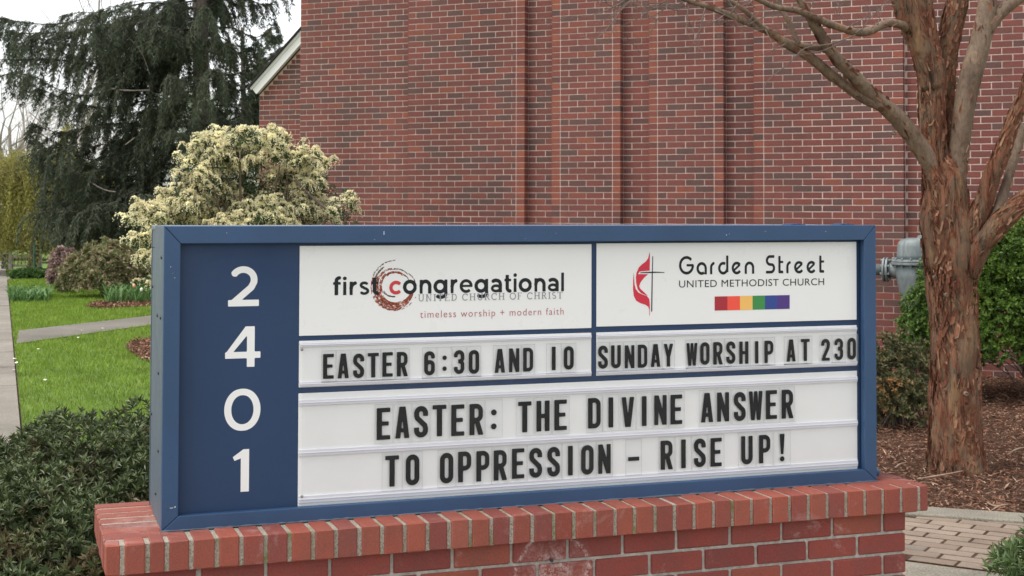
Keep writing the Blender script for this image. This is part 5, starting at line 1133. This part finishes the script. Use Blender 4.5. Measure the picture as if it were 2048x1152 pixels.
Pw = np.array([groundpt(x, Y) for x, Y in zip(xs, rng.uniform(118, 135, n))]); Pw[:, 2] = hh
tag(obj('distant_woodland', leaf_mesh('woodland', Pw, rdir(rng, n), rdir(rng, n), .55, .4), M['farhill']), 'dull brown-grey woodland behind the houses at the horizon', 'woodland', kind='stuff')
# ---- weeping yellow-green tree
M['willow'] = m_leaf('yellow_green_spring_leaf', [(.23, .23, .055), (.31, .30, .080), (.38, .35, .11), (.28, .26, .08)], .7, .3, (.20, .16, .08), .2, .6)
rng = np.random.default_rng(80); wt = groundpt(62, 35.5); weep = empty('weeping_tree', tuple(wt), 'yellow-green weeping tree beside the sidewalk left of the spruce', 'tree')
V = []; F = []; addtube([wt, wt+[.1, 0, .8], wt+[0, 0, 1.7], wt+[.1, 0, 2.3]], [.13, .10, .08, .05], 10); under(weep, obj('trunk', mesh('trunk', V, F, True), M['trunkbark']))
PP = []; DD = []; V = []; F = []
for k in range(1500):
    az = rng.uniform(0, 6.28); rr = 2.0*math.sqrt(rng.random()); top = 3.05-.38*(rr/2.0)**2*2.0+rng.uniform(-.25, .15); c = wt+np.array([rr*math.cos(az)*1.05, rr*math.sin(az)*.8, top]); L = rng.uniform(.8, 2.7)*(.6+.4*rr/2.0); n_ = int(L/.045)
    t = np.linspace(0, 1, n_)[:, None]; path = c+np.array([math.cos(az), math.sin(az), 0])*.35*t-np.array([0, 0, 1])*L*t**1.15; path = path[path[:, 2] > .25]
    if len(path) < 2: continue
    PP.append(path+rng.normal(size=path.shape)*.03); DD.append(unitv(rng.normal(size=path.shape)+[0, 0, -.8]))
    if k % 15 == 0: addtube([wt+[0, 0, 1.9], wt*.5+c*.5+[0, 0, 1.0], c], [.03, .018, .006], 4, 3)
PP = np.concatenate(PP); DD = np.concatenate(DD)
under(weep, obj('foliage', leaf_mesh('foliage', PP, DD, rdir(rng, len(PP)), .085, .028), M['willow']), 'stuff'); under(weep, obj('branches', mesh('branches', V, F, True), M['trunkbark']), 'stuff')
# ---- garden bushes by the lawn
def gp(x, y): return on_ground(x, y)
def gbush(name, label, x, ybase, wpx, hpx, m, per, L, W, seed, dy=.8, k=6, extra=(), group=None, rough=.16):
    c = gp(x, ybase); d = c[1]; rx = wpx/2*d/FPX; h = hpx*d/FPX; c = c+np.array([0, rx*.7, 0]); bl = [((c[0], c[1], h*.45), (rx, rx*dy, h*.58), 1.)]
    for (ox, oz, s2) in extra: bl.append(((c[0]+ox*rx, c[1]-.1, h*oz), (rx*s2, rx*s2*dy, h*s2*.8), s2))
    return shrub(name, label, 'shrub', bl, per, k, L, W, m, (float(c[0]), float(c[1]), 0), group, seed, rough=rough, stems=30, shell=.6, spread=(.4, 1.3))
M['rh1'] = m_leaf('budding_rhododendron_leaf', [(.12, .16, .055), (.19, .22, .085), (.36, .29, .18), (.48, .36, .27), (.20, .23, .09), (.15, .19, .07)], .6, .2, (.30, .24, .14), .25, 2.2)
M['rh2'] = m_leaf('pink_bloom_and_leaf', [(.12, .13, .07), (.42, .28, .26), (.55, .40, .37), (.20, .15, .11), (.46, .32, .28)], .7, .25, None, .2, 2)
M['rh3'] = m_leaf('yellow_new_leaf', [(.20, .24, .05), (.38, .38, .09), (.48, .45, .14), (.14, .18, .05)], .6, .3, None, .2, 2)
M['rh4'] = m_leaf('mid_green_leaf', [(.06, .10, .035), (.11, .16, .055), (.16, .20, .08)], .6, .2, None, .3, 2)
gbush('rhododendron', 'broad olive bush dotted with pinkish buds beyond the lawn', 198, 600, 165, 100, M['rh1'], 2600, .085, .034, 90, extra=((.1, .75, .5), (-.55, .4, .55), (.6, .5, .5)))
gbush('rhododendron', 'bush with pale pink blossom left of the olive budding bush', 122, 588, 62, 86, M['rh2'], 1100, .075, .04, 91)
gbush('spirea_bush', 'bright yellow-green leafed bush above the olive budding bush', 165, 574, 85, 92, M['rh3'], 1300, .08, .035, 92, extra=((.3, .8, .4),))
gbush('laurel_bush', 'mid green bush between the olive bush and the flowering pieris', 250, 590, 90, 100, M['rh4'], 1200, .08, .035, 93)
gbush('clipped_hedge', 'low green hedge in front of the garden gate by the sidewalk', 52, 560, 72, 20, m_leaf('hedge_leaf', [(.05, .11, .03), (.09, .17, .04), (.07, .13, .035)], .6, .2), 900, .075, .035, 94)
e = gbush('blossom_tree', 'distant shrub with yellow and mauve blossom seen through the spruce', 128, 500, 45, 235, M['rh3'], 600, .16, .08, 95)[0]
e['category'] = 'tree'
gbush('blossom_tree', 'purple-leaved bush at the far left edge beyond the weeping tree', -2, 506, 34, 70, M['rh2'], 300, .16, .08, 96)
# clumps of strap leaves
M['strap'] = m_leaf('daylily_strap_leaf', [(.07, .16, .045), (.11, .22, .065), (.17, .28, .09)], .5, .3)
def strap_clump(label, x0, x1, y, hpx, n, seed, flowers=()):
    rng = np.random.default_rng(seed); c = gp((x0+x1)/2, y); d = c[1]; V = []; F = []; e = empty('strap_leaf_clump', tuple(c), label, 'plant', 'clumps of strap leaves at the bed edges')
    for k in range(n):
        a = gp(rng.uniform(x0, x1), y-rng.uniform(0, 14)); h = hpx*d/FPX*rng.uniform(.6, 1.15); az = rng.uniform(0, 6.28); o_ = np.array([math.cos(az), math.sin(az), 0]); w_ = rng.uniform(.012, .022); tg = np.array([-o_[1], o_[0], 0]); b_ = len(V)
        for j in range(5):
            t = j/4; q = a+o_*h*.75*t*t+np.array([0, 0, h*(t*1.25-.45*t*t*t)]); ww = w_*(1-t**2*.92); V += [tuple(q-tg*ww), tuple(q+tg*ww)]
        F += [(b_+2*j, b_+2*j+1, b_+2*j+3, b_+2*j+2) for j in range(4)]
    under(e, obj('leaves', mesh('leaves', V, F), M['strap']), 'stuff')
    for (x, yy, mm) in flowers:
        q = at(x, yy, c[1]); bb = MB(); bb.lathe([(.0, -.03), (.022, -.018), (.028, .0), (.02, .03), (.006, .042)], 8, Matrix.Translation(Vector(q))); under(e, bb.build('tulip_flower', mm, None, True))
        V2, F2 = tube(np.array([[q[0], q[1], 0], [q[0], q[1], q[2]-.03]]), [.005, .004], 5); under(e, obj('tulip_stem', mesh('stem', V2, F2), M['strap']))
    return e
M['tulip'] = m_simple('peach_tulip_petal', (.80, .42, .25), .6, var=.08); M['tulipw'] = m_simple('white_petal', (.80, .78, .70), .6, var=.05)
strap_clump('sprawling clump of green daylily leaves at the sidewalk edge', 18, 100, 606, 30, 420, 101)
strap_clump('clump of tulip leaves with one peach flower near the flowering shrub', 212, 300, 610, 42, 330, 102, ((268, 572, M['tulip']), (283, 580, M['tulipw'])))
strap_clump('sparse strap-leaf clump in the bed by the sign\'s left edge', 262, 330, 602, 48, 140, 103)
M['hedge2'] = m_leaf('muted_far_hedge_leaf', [(.10, .125, .045), (.15, .17, .06), (.19, .19, .075), (.13, .12, .06)], .8, .2, (.17, .13, .09), .15, .5)
for i, (x, Y, r_, h_, lb) in enumerate(((20, 46, 1.3, 1.1, 'olive hedge mass right behind the garden gate'), (75, 45, 1.3, 1.25, 'olive hedge mass beside the weeping tree\'s trunk'), (125, 43, 1.2, 1.2, 'dull green hedge mass behind the pink blossom bush'), (-25, 62, 1.6, 1.3, 'faded hedge at the far end of the sidewalk'))):
    c = groundpt(x, Y); shrub('far_hedge', lb, 'hedge', [((c[0], c[1], h_*.45), (r_, .7, h_*.6), 1.)], 1500, 6, .12, .05, M['hedge2'], (float(c[0]), float(c[1]), 0), 'hedges behind the garden gate', 140+i, stems=10, shell=.6)
# garden gate, posts, stake
M['wood'] = m_simple('weathered_grey_timber', (.30, .285, .255), .85, var=.2, vs=12); M['darkpost'] = m_simple('dark_green_painted_post', (.03, .05, .04), .6); M['stakeg'] = m_simple('green_stake_paint', (.03, .10, .05), .6)
ga = groundpt(22, 37.5); gb = groundpt(80, 37.5); gate = empty('garden_gate', tuple(ga), 'weathered timber frame of posts and wire across the far garden', 'gate')
zt = at(22, 508, 37.5)[2]
for q, w_ in ((ga, .05), (gb, .05)):
    bb = MB(); bb.box((q[0]-w_, q[1]-w_, 0), (q[0]+w_, q[1]+w_, zt)); under(gate, bb.build('post', M['wood'], None, bevel=.008))
bb = MB(); bb.box((ga[0]+.05, ga[1]-.03, zt-.1), (gb[0]-.05, ga[1]+.03, zt-.02)); under(gate, bb.build('rail', M['wood']))
bb = MB(); bb.box((ga[0]+.05, ga[1]-.02, .10), (gb[0]-.05, ga[1]+.02, .16)); under(gate, bb.build('rail', M['wood']))
for k in range(1, 8):
    x = ga[0]+(gb[0]-ga[0])*k/8; bb = MB(); bb.box((x-.008, ga[1]-.006, .16), (x+.008, ga[1]+.006, zt-.1)); under(gate, bb.build('picket', M['darkpost']))
gq = groundpt(13, 38); gp2 = empty('gate_post', tuple(gq), 'dark square gate post at the sidewalk edge', 'post'); bb = MB(); bb.box((gq[0]-.10, gq[1]-.10, 0), (gq[0]+.10, gq[1]+.10, zt-.05)); under(gp2, bb.build('post_shaft', M['darkpost'])); bb = MB(); bb.box((gq[0]-.12, gq[1]-.12, zt-.05), (gq[0]+.12, gq[1]+.12, zt)); under(gp2, bb.build('post_cap', M['darkpost'], None, bevel=.01))
gs = groundpt(69, 33); stk = empty('garden_stake', tuple(gs), 'tall thin green stake standing on the far lawn', 'stake'); zt2 = at(69, 482, 33)[2]
bb = MB(); bb.lathe([(.03, 0), (.028, zt2*.9), (.005, zt2)], 8, Matrix.Translation(Vector(gs))); under(stk, bb.build('stake_rod', M['stakeg'])); bb = MB(); bb.lathe([(.04, zt2*.62), (.04, zt2*.66)], 8, Matrix.Translation(Vector(gs))); under(stk, bb.build('tie_ring', M['darkpost']))
ml = groundpt(3, 47); post = empty('mailbox_post', tuple(ml), 'small dark mailbox on a post at the end of the sidewalk', 'mailbox'); bb = MB(); bb.box((ml[0]-.04, ml[1]-.04, 0), (ml[0]+.04, ml[1]+.04, .75)); under(post, bb.build('post', M['darkpost']))
bb = MB(); bb.prism([(ml[0]-.12, ml[1]-.2, .75), (ml[0]+.12, ml[1]-.2, .75), (ml[0]+.12, ml[1]-.2, .93), (ml[0]+.06, ml[1]-.2, 1.0), (ml[0]-.06, ml[1]-.2, 1.0), (ml[0]-.12, ml[1]-.2, .93)], (0, .42, 0)); under(post, bb.build('mailbox_body', M['darkpost']))
# ---- houses
M['siding'] = m_simple('white_clapboard_paint', (.68, .69, .68), .6, var=.06, vs=2); M['sidingy'] = m_simple('pale_grey_clapboard', (.50, .52, .53), .6, var=.06); M['redroof'] = m_simple('dull_red_roof', (.22, .11, .095), .9, var=.25, vs=2); M['glass'] = m_simple('dark_window_glass', (.03, .035, .04), .15, spec=.8)
def house(label, cx, cy, W_, D_, H_, Rh, rz, wall_m, roof_m, name='white_house'):
    e = empty(name, (cx, cy, 0), label, 'house', rz=rz); bb = MB()
    bb.prism([(-W_/2, 0, 0), (W_/2, 0, 0), (W_/2, 0, H_), (0, 0, H_+Rh), (-W_/2, 0, H_)], (0, D_, 0)); bb.build('wall', wall_m, e)
    for k in range(int(H_/.2)):
        b2 = MB(); z = .1+k*.2; b2.prism([(-W_/2-.004, -.028, z), (-W_/2-.004, -.002, z), (-W_/2-.004, -.002, z+.19), (-W_/2-.004, -.008, z+.19)], (W_+.008, 0, 0)); b2.build('clapboard', wall_m, e)
    sl = math.atan2(Rh, W_/2); Lr = math.hypot(W_/2, Rh)+.45
    for s2 in (-1, 1):
        ux = np.array([s2*math.cos(sl), 0, -math.sin(sl)]); nx = np.array([s2*math.sin(sl), 0, math.cos(sl)]); a = np.array([0, -.4, H_+Rh+.02])
        b2 = MB(); b2.prism([a, a+ux*Lr, a+ux*Lr+nx*.12, a+nx*.12], (0, D_+.8, 0)); b2.build('roof', roof_m, e)
        b2 = MB(); a2 = np.array([0, -.44, H_+Rh+.02]); b2.prism([a2-nx*.12, a2-nx*.12+ux*Lr, a2+ux*Lr+nx*.1, a2+nx*.1], (0, .035, 0)); b2.build('rake_board', M['trim'], e)
    for (wx, wz, ww, wh) in ((-W_*.25, 1.1, .9, 1.3), (W_*.25, 1.1, .9, 1.3), (0, H_+.1, .7, .9)):
        b2 = MB(); b2.box((wx-ww/2-.08, -.06, wz-.08), (wx+ww/2+.08, -.03, wz+wh+.08)); w_ = b2.build('window', M['trim'], e)
        b2 = MB(); b2.box((wx-ww/2, -.068, wz), (wx+ww/2, -.061, wz+wh/2-.02)); b2.build('pane', M['glass'], w_); b2 = MB(); b2.box((wx-ww/2, -.068, wz+wh/2+.02), (wx+ww/2, -.061, wz+wh)); b2.build('pane', M['glass'], w_)
    return e
hp = groundpt(430, 52); house('white gabled house glimpsed between the spruce trunk and the church', float(hp[0])-.7, 52, 7.0, 9, 3.1, 3.0, rad(12), M['siding'], M['redroof'])
hp = groundpt(285, 60); house('pale grey house hidden behind the lower spruce boughs', float(hp[0]), 60, 8, 9, 2.8, 2.2, rad(-18), M['sidingy'], M['roof'], 'grey_house')
hp = groundpt(-25, 78); house('small white house at the far end of the street', float(hp[0]), 78, 6, 7, 2.5, 2.0, rad(20), M['siding'], M['roof'])
# ---- grass blades, petals
M['grass'] = m_leaf('grass_blade', [(.15, .25, .030), (.22, .34, .045), (.30, .41, .07), (.19, .28, .045)], .55, .35, (.13, .21, .03), .25, 1.1)
rng = np.random.default_rng(120); n = 230000; t = 1.0+31*rng.random(n)**1.15-4.5; r = -.02+6.5*rng.random(n); Pg = A0+T_[None]*t[:, None]+Rr_[None]*r[:, None]
far = 1/(1+np.maximum(t, 0)*.03)
ok = (r > .02) & ~inside(PATH1, Pg[:, 0], Pg[:, 1]) & ~inside(PATH2, Pg[:, 0], Pg[:, 1]) & ~inside(MP1, Pg[:, 0], Pg[:, 1]) & ~inside(MP2, Pg[:, 0], Pg[:, 1]) & ~inside(MB_, Pg[:, 0], Pg[:, 1]) & ~((np.abs(Pg[:, 0]+1.75) < .75) & (Pg[:, 1] < 6.9))
Pg = Pg[ok]; t = t[ok]; n = len(Pg); d = np.column_stack([rng.normal(size=n)*.38, rng.normal(size=n)*.38, np.ones(n)]); az = rng.uniform(0, 6.28, n)
Lg = rng.uniform(.03, .075, n)
tag(obj('grass', sliver_mesh('grass', Pg, unitv(d), np.column_stack([np.cos(az), np.sin(az), az*0]), Lg, (.0075+.0007*np.maximum(t, 0))/np.maximum(Lg, .03)*Lg), M['grass']), 'short bright green lawn grass beside the sidewalk', 'grass', kind='stuff')
for i, (x, y) in enumerate(((163, 673), (157, 688), (90, 777), (77, 712), (30, 724), (32, 733), (28, 748), (205, 668))):
    q = gp(x, y); c = (float(q[0]), float(q[1]), .075 if x > 36 else .034); r_ = random.Random(i); V = [(c[0]+.02*math.cos(a)*r_.uniform(.6, 1.2), c[1]+.03*math.sin(a), c[2]+r_.uniform(0, .014)) for a in np.linspace(0, 6.28, 7)[:-1]]
    o = obj('fallen_petal', mesh('petal', V+[(c[0], c[1], c[2]+.006)], [(k, (k+1) % 6, 6) for k in range(6)]), M['tulipw']); tag(o, 'small fallen white petal lying on the '+('lawn' if x > 36 else 'sidewalk')+' beside the street', 'petal', 'fallen white petals on the '+('lawn' if x > 36 else 'sidewalk'))
# soil chips in the two planting patches
rng = np.random.default_rng(130); 
for pts, lb, sz_ in ((MP1, 'brown bark chips on the nearer patch of the lawn', .05), (MP2, 'brown bark chips on the farther patch before the bushes', .07)):
    q = np.array(pts); n = 5000; X = rng.uniform(q[:, 0].min(), q[:, 0].max(), n); Y = rng.uniform(q[:, 1].min(), q[:, 1].max(), n); k = inside(pts, X, Y); X = X[k]; Y = Y[k]; n = len(X); az = rng.uniform(0, 6.28, n)
    tag(obj('bark_chips', leaf_mesh('chips', np.column_stack([X, Y, np.full(n, .02)+rng.random(n)*.03]), np.column_stack([np.cos(az), np.sin(az), rng.normal(size=n)*.3]), np.column_stack([rng.normal(size=n)*.4, rng.normal(size=n)*.4, np.ones(n)]), sz_*rng.uniform(.6, 1.3, n), sz_*.35, .3, .05), M['chip']), lb, 'mulch', kind='stuff')
